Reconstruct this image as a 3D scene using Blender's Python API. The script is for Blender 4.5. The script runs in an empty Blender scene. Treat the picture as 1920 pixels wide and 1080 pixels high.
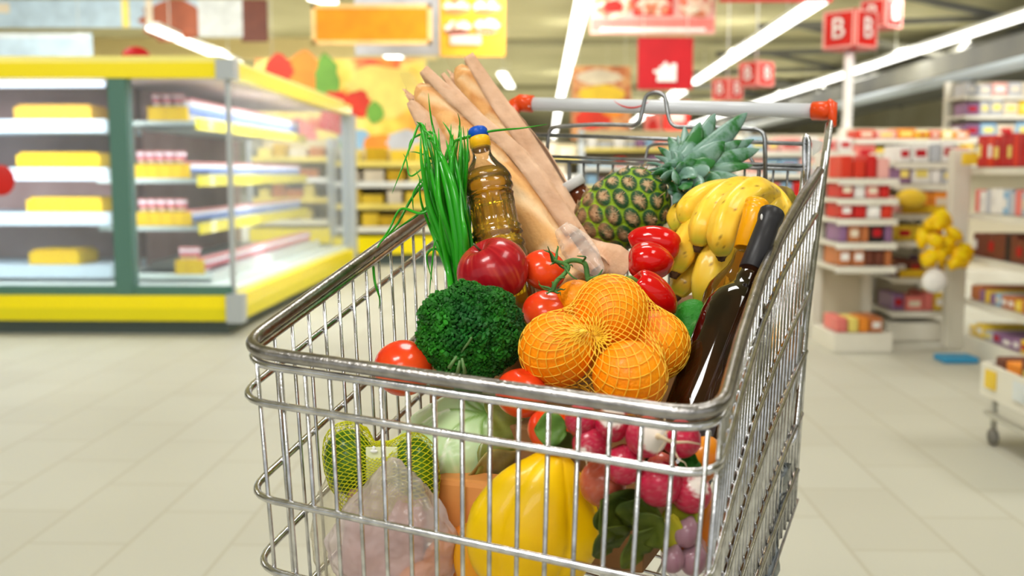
import bpy, bmesh, math, random
from math import sin, cos, pi, radians as R
from mathutils import Vector as V, Matrix as M, noise as NZ

scene = bpy.context.scene
random.seed(7)
# ------------------------------------------------------------------ camera
FPX = 2000.0                    # focal length in pixels of the 1920 frame
CAMH = 1.08
PITCH = math.atan(215 / FPX)
cam_d = bpy.data.cameras.new('camera'); cam = bpy.data.objects.new('camera', cam_d)
scene.collection.objects.link(cam); scene.camera = cam
cam.location = (0, 0, CAMH); cam.rotation_euler = (pi / 2 - PITCH, 0, 0)
cam_d.sensor_width = 36; cam_d.lens = 36 * FPX / 1920
cam_d.clip_start = .05; cam_d.clip_end = 300
cam_d.dof.use_dof = True; cam_d.dof.focus_distance = 1.17; cam_d.dof.aperture_fstop = 4.6
# ------------------------------------------------------------------ world, lights, exposure
world = bpy.data.worlds.new('world'); scene.world = world; world.use_nodes = True
bg = world.node_tree.nodes['Background']
bg.inputs['Color'].default_value = (.98, 1.0, .97, 1); bg.inputs['Strength'].default_value = .62
scene.view_settings.view_transform = 'Standard'; scene.view_settings.look = 'None'
scene.view_settings.exposure = 0.34; scene.view_settings.gamma = 1
scene.cycles.max_bounces = 10; scene.cycles.transparent_max_bounces = 24
scene.cycles.transmission_bounces = 8; scene.cycles.glossy_bounces = 4; scene.cycles.diffuse_bounces = 3
scene.cycles.caustics_reflective = False; scene.cycles.caustics_refractive = False
scene.cycles.sample_clamp_indirect = 6


def area_light(name, loc, size, power, rot=(0, 0, 0), col=(1, .98, .94)):
    l = bpy.data.lights.new(name, 'AREA'); l.shape = 'RECTANGLE'; l.size, l.size_y = size
    l.energy = power; l.color = col
    o = bpy.data.objects.new(name, l); o.location = loc; o.rotation_euler = rot
    scene.collection.objects.link(o); return o


# unseen area lights added to brighten the trolley, signs and hall
area_light('added_fill_light', (-1.2, -.3, 3.2), (1.0, .7), 52, (R(-8), R(-20), 0))  # key fill added over the groceries from the front left
area_light('added_fill_light', (1.3, .5, 3.3), (.5, 1.2), 18, (0, R(22), 0))  # weaker fill added above the right side of the trolley
for yy in (3.5, 8.5, 14):
    for xx in (-4.5, .3, 5):
        area_light('added_fill_light', (xx, yy, 4.1), (.9, 3.5), 165 if yy > 5 else 110, (R(38), 0, 0))  # tilted fills added for the floor and the signs facing the camera
area_light('added_fill_light', (-7.5, 15.2, 4.1), (4, .2), 170, (R(82), 0, 0))  # fill added just for the pale blue wall graphic
area_light('added_fill_light', (-.6, -2.2, 2.9), (1.6, .8), 30, (R(62), 0, 0))  # front fill added behind the camera for the low groceries
for xx in (-7, -1, 5):
    area_light('added_fill_light', (xx, 11.5, 4.15), (3, .3), 24, (R(78), 0, 0))  # fills added to light the hanging posters
for yy in (24, 36, 50):
    area_light('added_fill_light', (0, yy, 4.0), (22, .3), 1100)  # wide fills added to brighten the far hall

# ------------------------------------------------------------------ camera-calibrated points
_f = V((0, cos(PITCH), -sin(PITCH))); _u = V((0, sin(PITCH), cos(PITCH))); _c = V((0, 0, CAMH))


def C3(x, v, d):
    """point x to the right, v below and d ahead of the view axis"""
    return _c + V((x, 0, 0)) - _u * v + _f * d


def P(px, py, d):
    return C3((px - 960) * d / FPX, (py - 540) * d / FPX, d)


def ray(px, py):
    return P(px, py, 1) - _c


def PZ(px, py, z=0.0):
    r = ray(px, py); return _c + r * ((z - CAMH) / r.z)


def PY(px, py, y):
    r = ray(px, py); return _c + r * (y / r.y)


# ------------------------------------------------------------------ scene tree helpers
def new(name, data=None, parent=None):
    o = bpy.data.objects.new(name, data); scene.collection.objects.link(o)
    if parent is not None:
        o.parent = parent
        o.matrix_parent_inverse = parent.matrix_basis.inverted()
    return o


def tag(o, label=None, cat=None, group=None, kind=None):
    if label: o['label'] = label
    if cat: o['category'] = cat
    if group: o['group'] = group
    if kind: o['kind'] = kind
    return o


def thing(name, label, cat, loc=(0, 0, 0), group=None):
    o = new(name); o.location = loc; o.empty_display_size = .05
    return tag(o, label, cat, group)


def copy_tree(o, parent=None):
    c = o.copy(); scene.collection.objects.link(c)
    if parent is not None: c.parent = parent
    for ch in list(o.children): copy_tree(ch, c)
    return c


# ------------------------------------------------------------------ mesh builder
def frame(axis, up=(0, 0, 1)):
    """3x3 matrix whose z column is axis"""
    z = V(axis).normalized(); up = V(up)
    x = up.cross(z)
    if x.length < 1e-4: x = V((1, 0, 0)).cross(z)
    if x.length < 1e-4: x = V((0, 1, 0)).cross(z)
    x.normalize(); y = z.cross(x)
    return M((x, y, z)).transposed()


def smooth_path(pts, n=8, closed=False):
    pts = [V(p) for p in pts]; out = []; L = len(pts)
    rng = L if closed else L - 1
    for i in range(rng):
        if closed:
            a, b, c, d = pts[(i - 1) % L], pts[i], pts[(i + 1) % L], pts[(i + 2) % L]
        else:
            a, b, c, d = pts[max(i - 1, 0)], pts[i], pts[i + 1], pts[min(i + 2, L - 1)]
        for k in range(n):
            t = k / n
            out.append(.5 * ((2 * b) + (c - a) * t + (2 * a - 5 * b + 4 * c - d) * t * t + (3 * b - a - 3 * c + d) * t ** 3))
    if not closed: out.append(pts[-1])
    return out


def round_path(pts, r=.02, n=6, closed=False):
    """polyline whose inner corners are rounded"""
    pts = [V(p) for p in pts]; out = []; L = len(pts)
    for i, p in enumerate(pts):
        if not closed and i in (0, L - 1): out.append(p); continue
        a, b = pts[(i - 1) % L], pts[(i + 1) % L]
        da, db = a - p, b - p
        k = min(r, da.length * .49, db.length * .49)
        s, e = p + da.normalized() * k, p + db.normalized() * k
        for j in range(n + 1):
            t = j / n; out.append((1 - t) ** 2 * s + 2 * t * (1 - t) * p + t * t * e)
    return out


class MB:
    def __init__(s):
        s.v = []; s.f = []; s.m = []; s.c = []; s.cur = 0; s.sm = []

    def add(s, vs, fs, smooth=True, cols=None):
        o = len(s.v); s.v += [tuple(p) for p in vs]
        s.f += [tuple(i + o for i in f) for f in fs]
        s.m += [s.cur] * len(fs); s.sm += [smooth] * len(fs)
        s.c += list(cols) if cols else [(1, 1, 1)] * len(vs)
        return s

    def tube(s, pts, r=.003, seg=8, closed=False, cap=True, cols=None, prof=None, up=None):
        pts = [V(p) for p in pts]; n = len(pts)
        rs = r if isinstance(r, (list, tuple)) else [r] * n
        T = []
        for i in range(n):
            a = pts[(i - 1) % n] if closed else pts[max(i - 1, 0)]
            b = pts[(i + 1) % n] if closed else pts[min(i + 1, n - 1)]
            t = b - a
            T.append(t.normalized() if t.length > 1e-9 else V((0, 0, 1)))
        fr = frame(T[0], up or (0, 0, 1)); X = fr.col[0].copy()
        vs = []; cc = []
        for i in range(n):
            X = X - T[i] * X.dot(T[i])
            if X.length < 1e-6: X = frame(T[i]).col[0].copy()
            X.normalize(); Y = T[i].cross(X)
            for k in range(seg):
                a = 2 * pi * k / seg
                px, py = (cos(a), sin(a)) if prof is None else prof(a, i / max(n - 1, 1))
                vs.append(pts[i] + (X * px + Y * py) * rs[i])
                if cols: cc.append(cols(i / max(n - 1, 1)) if callable(cols) else cols)
        fs = []
        for i in range(n if closed else n - 1):
            for k in range(seg):
                a, b = i * seg + k, i * seg + (k + 1) % seg
                j = (i + 1) % n
                fs.append((a, b, j * seg + (k + 1) % seg, j * seg + k))
        if cap and not closed:
            fs.append(tuple(range(seg))[::-1]); fs.append(tuple((n - 1) * seg + k for k in range(seg)))
        return s.add(vs, fs, True, cc if cols else None)

    def lathe(s, prof, seg=32, at=(0, 0, 0), fr=None, cols=None, wob=None):
        """prof: list of (r, z); fr a 3x3 frame"""
        at = V(at); fr = fr or M.Identity(3); vs = []; cc = []
        for j, (r, z) in enumerate(prof):
            for k in range(seg):
                a = 2 * pi * k / seg
                rr, zz = (r, z) if wob is None else wob(r, z, a, j)
                vs.append(at + fr @ V((rr * cos(a), rr * sin(a), zz)))
                if cols: cc.append(cols(j / (len(prof) - 1), a, z))
        fs = []
        for j in range(len(prof) - 1):
            for k in range(seg):
                a, b = j * seg + k, j * seg + (k + 1) % seg
                fs.append((a, b, b + seg, a + seg))
        if prof[0][0] > 1e-6: fs.append(tuple(range(seg))[::-1])
        if prof[-1][0] > 1e-6: fs.append(tuple((len(prof) - 1) * seg + k for k in range(seg)))
        return s.add(vs, fs, True, cc if cols else None)

    def ball(s, c, r, fr=None, seg=32, rings=20, fn=None, cols=None):
        """ellipsoid; fn(unit dir) -> scale factor or vector"""
        c = V(c); r = V(r) if hasattr(r, '__len__') else V((r, r, r)); fr = fr or M.Identity(3)
        vs = []; cc = []
        def put(d):
            k = fn(d) if fn else 1
            q = V((d.x * r.x, d.y * r.y, d.z * r.z))
            q = q * k if not hasattr(k, '__len__') else V((q.x * k[0], q.y * k[1], q.z * k[2]))
            vs.append(c + fr @ q)
            if cols: cc.append(cols(d))
        put(V((0, 0, -1)))
        for j in range(1, rings):
            th = pi * j / rings
            for k in range(seg):
                a = 2 * pi * k / seg
                put(V((sin(th) * cos(a), sin(th) * sin(a), -cos(th))))
        put(V((0, 0, 1)))
        fs = [(0, 1 + (k + 1) % seg, 1 + k) for k in range(seg)]
        for j in range(rings - 2):
            for k in range(seg):
                a, b = 1 + j * seg + k, 1 + j * seg + (k + 1) % seg
                fs.append((a, b, b + seg, a + seg))
        L = 1 + (rings - 2) * seg; top = len(vs) - 1
        fs += [(L + k, L + (k + 1) % seg, top) for k in range(seg)]
        return s.add(vs, fs, True, cc if cols else None)

    def box(s, c, size, fr=None, bev=0.0):
        c = V(c); fr = fr or M.Identity(3); h = V(size) / 2
        if bev <= 0:
            vs = [c + fr @ V((x * h.x, y * h.y, z * h.z)) for x in (-1, 1) for y in (-1, 1) for z in (-1, 1)]
            fs = [(0, 1, 3, 2), (4, 6, 7, 5), (0, 4, 5, 1), (2, 3, 7, 6), (0, 2, 6, 4), (1, 5, 7, 3)]
            return s.add(vs, fs, False)
        bm = bmesh.new(); bmesh.ops.create_cube(bm, size=1)
        for v in bm.verts: v.co = V((v.co.x * size[0], v.co.y * size[1], v.co.z * size[2]))
        bmesh.ops.bevel(bm, geom=bm.edges[:], offset=min(bev, min(size) * .45), segments=2, affect='EDGES', profile=.6)
        vs = [c + fr @ v.co for v in bm.verts]; bm.verts.index_update()
        fs = [tuple(v.index for v in f.verts) for f in bm.faces]; bm.free()
        return s.add(vs, fs, False)

    def quad(s, a, b, c, d):
        return s.add([a, b, c, d], [(0, 1, 2, 3)], False)

    def hexa(s, lo, hi):
        """solid between two loops of equal length"""
        n = len(lo); fs = [tuple(range(n))[::-1], tuple(range(n, 2 * n))]
        fs += [(k, (k + 1) % n, n + (k + 1) % n, n + k) for k in range(n)]
        return s.add(list(lo) + list(hi), fs, False)

    def build(s, name, mats, parent=None, local=None):
        me = bpy.data.meshes.new(name)
        off = V(local) if local is not None else None
        vs = s.v if off is None else [(a - off.x, b - off.y, c - off.z) for a, b, c in s.v]
        me.from_pydata(vs, [], s.f)
        if not isinstance(mats, (list, tuple)): mats = [mats]
        for m in mats: me.materials.append(m)
        me.polygons.foreach_set('material_index', s.m)
        me.polygons.foreach_set('use_smooth', s.sm)
        if any(c != (1, 1, 1) for c in s.c):
            at = me.color_attributes.new('tone', 'FLOAT_COLOR', 'POINT')
            at.data.foreach_set('color', [x for c in s.c for x in (*c, 1)])
        me.update()
        o = new(name, me, parent)
        if off is not None: o.location = off if parent is None else (0, 0, 0)
        return o


def solo(mb, name, mats, label, cat, group=None, kind=None, at=None):
    """a thing that is one mesh, its origin at its own place"""
    if at is None:
        n = len(mb.v); at = V((sum(v[0] for v in mb.v) / n, sum(v[1] for v in mb.v) / n, min(v[2] for v in mb.v)))
    o = mb.build(name, mats, None, at)
    return tag(o, label, cat, group, kind)


# ------------------------------------------------------------------ materials
def lin(c):
    if isinstance(c, str): c = [int(c[i:i + 2], 16) for i in (0, 2, 4)]
    return tuple(((x / 255) / 12.92 if x / 255 <= .04045 else ((x / 255 + .055) / 1.055) ** 2.4) for x in c)


_mc = {}


def mat(name, col, rough=.5, metal=0.0, col2=None, nscale=8.0, nmix=(.35, .65), bump=0.0, bscale=60.0, coat=0.0, trans=0.0,
        ior=1.45, emit=0.0, sss=0.0, sssr=.01, attr=False, alpha=1.0, detail=4.0, sheen=0.0, stretch=(1, 1, 1), spec=.28):
    if name in _mc: return _mc[name]
    m = bpy.data.materials.new(name); m.use_nodes = True; nt = m.node_tree; b = nt.nodes['Principled BSDF']
    I = b.inputs; c = lin(col)
    I['Base Color'].default_value = (*c, 1); I['Roughness'].default_value = rough; I['Metallic'].default_value = metal
    I['Coat Weight'].default_value = coat; I['Coat Roughness'].default_value = .06
    I['Transmission Weight'].default_value = trans; I['IOR'].default_value = ior; I['Alpha'].default_value = alpha
    I['Specular IOR Level'].default_value = spec
    if sheen: I['Sheen Weight'].default_value = sheen
    if sss:
        I['Subsurface Weight'].default_value = sss; I['Subsurface Scale'].default_value = sssr
        I['Subsurface Radius'].default_value = (1, .5, .25)
    if emit:
        I['Emission Color'].default_value = (*c, 1); I['Emission Strength'].default_value = emit
    tc = nt.nodes.new('ShaderNodeTexCoord'); mp = nt.nodes.new('ShaderNodeMapping')
    nt.links.new(tc.outputs['Object'], mp.inputs[0]); mp.inputs['Scale'].default_value = stretch
    src = None
    if attr:
        a = nt.nodes.new('ShaderNodeVertexColor'); a.layer_name = 'tone'; src = a.outputs[0]
    if col2 is not None:
        n = nt.nodes.new('ShaderNodeTexNoise'); n.inputs['Scale'].default_value = nscale; n.inputs['Detail'].default_value = detail
        nt.links.new(mp.outputs[0], n.inputs[0])
        rp = nt.nodes.new('ShaderNodeMapRange'); rp.inputs[1].default_value, rp.inputs[2].default_value = nmix
        nt.links.new(n.outputs[0], rp.inputs[0])
        mx = nt.nodes.new('ShaderNodeMix'); mx.data_type = 'RGBA'
        nt.links.new(rp.outputs[0], mx.inputs[0])
        mx.inputs[6].default_value = (*c, 1); mx.inputs[7].default_value = (*lin(col2), 1)
        if src is not None:
            m2 = nt.nodes.new('ShaderNodeMix'); m2.data_type = 'RGBA'; m2.blend_type = 'MULTIPLY'; m2.inputs[0].default_value = 1
            nt.links.new(src, m2.inputs[6]); nt.links.new(mx.outputs[2], m2.inputs[7]); src = m2.outputs[2]
        else: src = mx.outputs[2]
    if src is not None: nt.links.new(src, I['Base Color'])
    if bump:
        n = nt.nodes.new('ShaderNodeTexNoise'); n.inputs['Scale'].default_value = bscale; n.inputs['Detail'].default_value = 3
        nt.links.new(mp.outputs[0], n.inputs[0])
        bp = nt.nodes.new('ShaderNodeBump'); bp.inputs['Strength'].default_value = min(bump, 1); bp.inputs['Distance'].default_value = .002 * max(bump, 1)
        nt.links.new(n.outputs[0], bp.inputs['Height']); nt.links.new(bp.outputs[0], I['Normal'])
    _mc[name] = m; return m


def film(name, col, rough=.1, clear=.75, graze=.6):
    """thin clear plastic: part see-through, part glossy"""
    if name in _mc: return _mc[name]
    m = bpy.data.materials.new(name); m.use_nodes = True; nt = m.node_tree; b = nt.nodes['Principled BSDF']
    b.inputs['Base Color'].default_value = (*lin(col), 1); b.inputs['Roughness'].default_value = rough
    out = nt.nodes['Material Output']; t = nt.nodes.new('ShaderNodeBsdfTransparent'); t.inputs[0].default_value = (*[min(1, x * .4 + .6) for x in lin(col)], 1)
    lw = nt.nodes.new('ShaderNodeLayerWeight'); lw.inputs[0].default_value = .35
    mr = nt.nodes.new('ShaderNodeMapRange'); mr.inputs[3].default_value = 1 - clear; mr.inputs[4].default_value = 1 - clear + (clear) * (1 - graze)
    nt.links.new(lw.outputs['Facing'], mr.inputs[0])
    mx = nt.nodes.new('ShaderNodeMixShader'); nt.links.new(mr.outputs[0], mx.inputs[0])
    nt.links.new(t.outputs[0], mx.inputs[1]); nt.links.new(b.outputs[0], mx.inputs[2]); nt.links.new(mx.outputs[0], out.inputs[0])
    tc = nt.nodes.new('ShaderNodeTexCoord'); n = nt.nodes.new('ShaderNodeTexNoise'); n.inputs['Scale'].default_value = 35
    bp = nt.nodes.new('ShaderNodeBump'); bp.inputs['Strength'].default_value = 1; bp.inputs['Distance'].default_value = .012 if rough < .3 and 'bag' in name and 'window' not in name else .003
    nt.links.new(tc.outputs['Object'], n.inputs[0]); nt.links.new(n.outputs[0], bp.inputs['Height']); nt.links.new(bp.outputs[0], b.inputs['Normal'])
    _mc[name] = m; return m


# ================================================================== the shop hall
DIRX = .025                                        # the hall's long axis leans a little to the right of the view


def Hp(u, w, z=0.0):
    return V((u + DIRX * w, w - DIRX * u, z))


def Hinv(p):
    k = 1 + DIRX * DIRX
    return (p.x - DIRX * p.y) / k, (p.y + DIRX * p.x) / k


HF = M.Rotation(-math.atan(DIRX), 3, 'Z')

# floor: long pale tiles
m = bpy.data.materials.new('floor_tiles'); m.use_nodes = True; nt = m.node_tree; b = nt.nodes['Principled BSDF']
tc = nt.nodes.new('ShaderNodeTexCoord'); mp = nt.nodes.new('ShaderNodeMapping'); mp.inputs['Rotation'].default_value = (0, 0, pi / 2 + DIRX)
nt.links.new(tc.outputs['Object'], mp.inputs[0])
br = nt.nodes.new('ShaderNodeTexBrick'); nt.links.new(mp.outputs[0], br.inputs[0])
br.inputs['Color1'].default_value = (*lin((212, 211, 196)), 1); br.inputs['Color2'].default_value = (*lin((207, 205, 189)), 1)
br.inputs['Mortar'].default_value = (*lin((197, 193, 174)), 1); br.inputs['Scale'].default_value = 1
br.inputs['Mortar Size'].default_value = .006; br.inputs['Brick Width'].default_value = .6; br.inputs['Row Height'].default_value = .3
n = nt.nodes.new('ShaderNodeTexNoise'); n.inputs['Scale'].default_value = .7; nt.links.new(tc.outputs['Object'], n.inputs[0])
mx = nt.nodes.new('ShaderNodeMix'); mx.data_type = 'RGBA'; mx.blend_type = 'MULTIPLY'; mx.inputs[0].default_value = .25
nt.links.new(br.outputs[0], mx.inputs[6]); nt.links.new(n.outputs[0], mx.inputs[7]); nt.links.new(mx.outputs[2], b.inputs['Base Color'])
b.inputs['Roughness'].default_value = .5; b.inputs['Specular IOR Level'].default_value = .25
q = MB(); q.hexa([Hp(-16, -5, -.05), Hp(16, -5, -.05), Hp(16, 80, -.05), Hp(-16, 80, -.05)], [Hp(-16, -5), Hp(16, -5), Hp(16, 80), Hp(-16, 80)])
tag(q.build('floor', m), kind='structure')

CEIL = mat('ceiling_paint', (196, 190, 150), .8, col2=(176, 170, 130), nscale=.4)
WALL = mat('wall_paint', (205, 200, 172), .8, col2=(190, 182, 150), nscale=.3)
DARK = mat('dark_duct', (92, 92, 88), .6, col2=(120, 118, 106), nscale=.5)
q = MB(); q.hexa([Hp(-16, -5, 4.4), Hp(16, -5, 4.4), Hp(16, 80, 4.4), Hp(-16, 80, 4.4)], [Hp(-16, -5, 4.5), Hp(16, -5, 4.5), Hp(16, 80, 4.5), Hp(-16, 80, 4.5)])
tag(q.build('ceiling', CEIL), kind='structure')
for nm, a, c in (('wall_left', (-16, -5), (-15.8, 80)), ('wall_right', (15.8, -5), (16, 80)), ('wall_back', (-16, 79.8), (16, 80))):
    q = MB(); lo = [Hp(a[0], a[1]), Hp(c[0], a[1]), Hp(c[0], c[1]), Hp(a[0], c[1])]
    q.hexa(lo, [p + V((0, 0, 4.4)) for p in lo]); tag(q.build(nm, WALL), kind='structure')
# roof beams across and along the hall
for k, w in enumerate((27, 41)):
    q = MB(); q.box(Hp(0, w, 4.32), (31, .22, .16), HF)
    tag(q.build('ceiling_beam', mat('beam_paint', (150, 146, 116), .7)), kind='structure')
for k, (u, w0, w1, z) in enumerate(((9.6, 15, 60, 3.75), (12.2, 15, 60, 3.9))):
    q = MB(); q.tube([Hp(u, w0, z), Hp(u, w1, z)], .28, 12); tag(q.build('ceiling_duct', DARK), kind='structure')
for k in range(5):
    q = MB(); w = 20 + 5 * k
    q.box(Hp(8.0, w, 4.0), (7.5, .12, .12), HF @ M.Rotation(R(12), 3, 'Y')); q.box(Hp(8.0, w + 1, 4.0), (7.5, .12, .12), HF @ M.Rotation(R(-14), 3, 'Z'))
    tag(q.build('ceiling_brace', DARK), kind='structure')
# dark recess above the right hand racks, pale canopy strip under it
q = MB(); q.box(Hp(13.6, 40, 4.2), (4.4, 60, .3), HF); tag(q.build('ceiling_panel', DARK), kind='structure')

q = MB(); q.box(Hp(9.9, 42, 3.35), (2.8, 58, .4), HF); tag(q.build('ceiling_bulkhead', DARK), kind='structure')
# ------------------------------------------------------------------ strip lights
TUBE = mat('lit_tube', (255, 253, 246), .4, emit=3.2)
HOUS = mat('lamp_housing', (225, 225, 215), .5)
LZ = CAMH + 2.6


def strip(p0, p1, label, w=.16, z=LZ, group=None):
    w *= .8
    a, c = PZ(*p0, z), PZ(*p1, z); mid = (a + c) / 2; d = c - a
    t = thing('strip_light', label, 'light', mid, group)
    fr = frame((0, 0, 1), d.cross(V((0, 0, 1)))) if False else M((d.normalized().cross(V((0, 0, 1))), d.normalized(), V((0, 0, 1)))).transposed()
    q = MB(); q.box(mid + V((0, 0, .07)), (w * .8, d.length, .08), fr, .01); q.build('housing', HOUS, t)
    q = MB(); q.box(mid, (w, d.length, .06), fr, .02); q.build('tube', TUBE, t)
    for k in (-.35, .35):
        q = MB(); q.tube([mid + d * k + V((0, 0, .1)), mid + d * k + V((0, 0, 4.4 - z))], .012, 6); q.build('hanger', HOUS, t)
    return t


strip((1098, -18), (1047, 200), 'long lit strip lamp above the left end of the trolley handle', .30)
strip((1047, 206), (1036, 268), 'short far strip lamp end seen just under the trolley handle', .34)
strip((1536, 2), (1300, 156), 'lit strip lamp running from the red cube sign down to the red sign', .34)
strip((1276, 172), (1110, 281), 'far lit strip lamp seen through the wire gate of the trolley', .50)
strip((2050, -13), (1640, 122), 'lit strip lamp running out of the top right corner', .34)
strip((1636, 123), (1250, 249), 'lit strip lamp reaching down behind the right end of the handle', .42)
strip((1652, 142), (1594, 158), 'short bright lamp beside the white sign pole', .34)
strip((288, 53), (446, 120), 'lit strip lamp above the corner of the yellow railed fridge', .34)
strip((588, -4), (622, 5), 'lamp just above the plain orange hanging sign', .3)
strip((726, 98), (756, 122), 'small lamp under the plain orange hanging sign', .4)
strip((768, 126), (806, 160), 'small lamp behind the tips of the bread sleeves', .36)
strip((941, 138), (957, 163), 'small round looking lamp under the burger poster', .3)
strip((1885, 142), (1822, 160), 'bluish lamp over the far right racks', .4)
strip((1775, 168), (1700, 184), 'dim lamp over the middle right racks', .3)

# ------------------------------------------------------------------ hanging signs and posters
PAL = {
    'blue': (190, 212, 226), 'pale': (226, 232, 232), 'brown': (170, 92, 60), 'dbrown': (120, 66, 48), 'orange': (242, 144, 0), 'oedge': (246, 200, 130),
    'yellow': (246, 208, 60), 'lyellow': (248, 226, 120), 'red': (212, 40, 34), 'dred': (190, 24, 32), 'pink': (240, 130, 120), 'lpink': (246, 180, 170),
    'white': (248, 244, 238), 'green': (120, 176, 66), 'dgreen': (76, 128, 60), 'cream': (236, 222, 196), 'food': (200, 120, 70), 'grey': (196, 198, 204),
    'tomato': (226, 60, 36), 'lorange': (248, 150, 50), 'purple': (150, 110, 150), 'lblue': (150, 190, 220), 'amber': (226, 160, 30), 'black': (48, 40, 40), 'gold': (214, 172, 30)}


def splotch(name, cols, scale, seed=0.0):
    """printed picture made of soft coloured patches"""
    m = bpy.data.materials.new(name); m.use_nodes = True; nt = m.node_tree; b = nt.nodes['Principled BSDF']; b.inputs['Roughness'].default_value = .5
    tc = nt.nodes.new('ShaderNodeTexCoord'); mp = nt.nodes.new('ShaderNodeMapping'); mp.inputs['Location'].default_value = (seed, seed * 2, seed)
    n = nt.nodes.new('ShaderNodeTexNoise'); n.inputs['Scale'].default_value = scale; n.inputs['Detail'].default_value = 2.5
    nt.links.new(tc.outputs['Object'], mp.inputs[0]); nt.links.new(mp.outputs[0], n.inputs[0])
    cr = nt.nodes.new('ShaderNodeValToRGB'); nt.links.new(n.outputs[0], cr.inputs[0]); nt.links.new(cr.outputs[0], b.inputs['Base Color'])
    for _ in range(len(cols) - 2): cr.color_ramp.elements.new(.5)
    for i, e in enumerate(cr.color_ramp.elements): e.position = .30 + .42 * i / (len(cols) - 1); e.color = (*lin(cols[i]), 1)
    return m


_pm = {}


def PM(k):
    if k in ('mural', 'meal', 'burger', 'stew'):
        if k not in _pm:
            _pm[k] = {'mural': lambda: splotch('print_mural', [(120, 170, 60), (232, 160, 40), (246, 214, 80), (250, 226, 120), (226, 70, 40), (246, 150, 50)], 1.1),
                      'meal': lambda: splotch('print_meal', [(120, 60, 40), (214, 120, 80), (240, 214, 190), (206, 60, 50), (236, 170, 120)], 5, 3),
                      'burger': lambda: splotch('print_burger', [(100, 50, 34), (226, 200, 170), (238, 226, 208), (150, 90, 60), (190, 90, 60)], 7, 5),
                      'stew': lambda: splotch('print_stew', [(150, 80, 40), (206, 120, 66), (226, 170, 110), (190, 70, 40)], 4, 8)}[k]()
        return _pm[k]
    return mat('print_' + k, PAL[k], .45, col2=tuple(int(x * .9) for x in PAL[k]), nscale=3)


def panel(name, label, cat, x0, y0, x1, y1, Y, base, blobs=(), border=None, wires=True, thick=.03, dz=None, group=None):
    """flat printed board hanging at distance Y; blobs: (name, cx, cy, rx, ry, colour) in board fractions"""
    a = PY(x0, y0, Y); c = PY(x1, y1, Y); W, H = c.x - a.x, a.z - c.z; mid = (a + c) / 2
    t = thing(name, label, cat, V((mid.x, mid.y, c.z)), group)
    q = MB(); q.box(mid, (W, thick, H), None, .004); q.build('board', PM(base), t)
    if border:
        q = MB(); e = .035 * W
        for (cx, cz, sx, sz) in ((0, H / 2, W + e, e), (0, -H / 2, W + e, e), (-W / 2, 0, e, H + e), (W / 2, 0, e, H + e)):
            q.box(mid + V((cx, 0, cz)), (sx, thick * 1.6, sz))
        q.build('border', PM(border), t)
    for i, (nm, cx, cy, rx, ry, kc) in enumerate(blobs):
        q = MB(); o = mid + V(((cx - .5) * W, -thick / 2 - .004 - .0045 * i, (.5 - cy) * H))
        if nm.startswith('stripe') or nm.startswith('block'):
            q.box(o, (rx * W * 2, .003, ry * H * 2))
        else:
            ring = [o + V((cos(2 * pi * k / 22) * rx * W * (1 + .12 * sin(3 * k + i)), 0, sin(2 * pi * k / 22) * ry * H * (1 + .1 * cos(5 * k + i)))) for k in range(22)]
            q.hexa(ring, [p + V((0, .004, 0)) for p in ring])
        q.build(nm, PM(kc), t)
    if wires:
        for s in (-.4, .4):
            q = MB(); q.tube([V((mid.x + s * W, mid.y, a.z)), V((mid.x + s * W, mid.y, 4.4))], .005, 5); q.build('hanging_wire', HOUS, t)
    return t


panel('wall_graphic', 'pale blue wall graphic with brown loaves above the fridge', 'poster', -60, -130, 503, 52, 21, 'blue',
      [('loaf_picture', .68, .93, .11, .22, 'brown'), ('block', .955, .85, .045, .3, 'dbrown'), ('block', .84, .8, .075, .3, 'pale'),
       ('stripe', .52, .7, .012, .3, 'lyellow'), ('stripe', .60, .7, .012, .3, 'cream'), ('stripe', .1, .8, .03, .05, 'cream')])
panel('fascia_panel', 'long pale blue fascia board above the left part of the fridge', 'panel', -80, 62, 175, 118, 19.5, 'blue', [('stripe', .5, .1, .48, .06, 'pale')])
panel('orange_sign', 'plain orange hanging sign with a pale orange border', 'sign', 588, 12, 806, 80, 14, 'orange', (), 'oedge')
panel('back_sign', 'pale grey board hanging behind the plain orange sign', 'sign', 664, -40, 826, 104, 15.5, 'grey')
panel('food_poster', 'yellow hanging poster with rows of burgers', 'poster', 824, -40, 947, 106, 14.5, 'amber',
      [('burger_picture', .26, .36, .2, .09, 'burger'), ('burger_picture', .72, .36, .2, .09, 'burger'), ('burger_picture', .27, .42, .2, .04, 'food'),
       ('burger_picture', .72, .42, .2, .04, 'food'), ('burger_picture', .28, .64, .21, .10, 'burger'), ('burger_picture', .72, .62, .2, .10, 'burger'),
       ('burger_picture', .28, .68, .19, .035, 'dbrown'), ('burger_picture', .72, .66, .19, .035, 'food'), ('block', .4, .79, .24, .06, 'lpink')])
panel('food_poster', 'red and pink hanging poster with pictures of food', 'poster', 1108, -50, 1340, 64, 14, 'lpink',
      [('block', .5, .85, .49, .1, 'pink'), ('stripe', .5, .93, .42, .03, 'white'), ('meal_picture', .18, .5, .16, .24, 'meal'), ('block', .5, .45, .16, .25, 'red'),
       ('meal_picture', .5, .55, .14, .14, 'meal'), ('meal_picture', .84, .5, .14, .24, 'meal'), ('meal_picture', .18, .55, .08, .1, 'red'), ('meal_picture', .8, .6, .06, .08, 'cream')])
panel('red_banner', 'thin red banner at the top edge above the red sign', 'banner', 1350, -60, 1560, 4, 13.5, 'red')
t = panel('red_sign', 'square red hanging sign with a white puzzle piece symbol', 'sign', 1196, 70, 1298, 168, 11, 'dred')
a = PY(1250, 135, 10.96); q = MB(); s = .1
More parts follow.
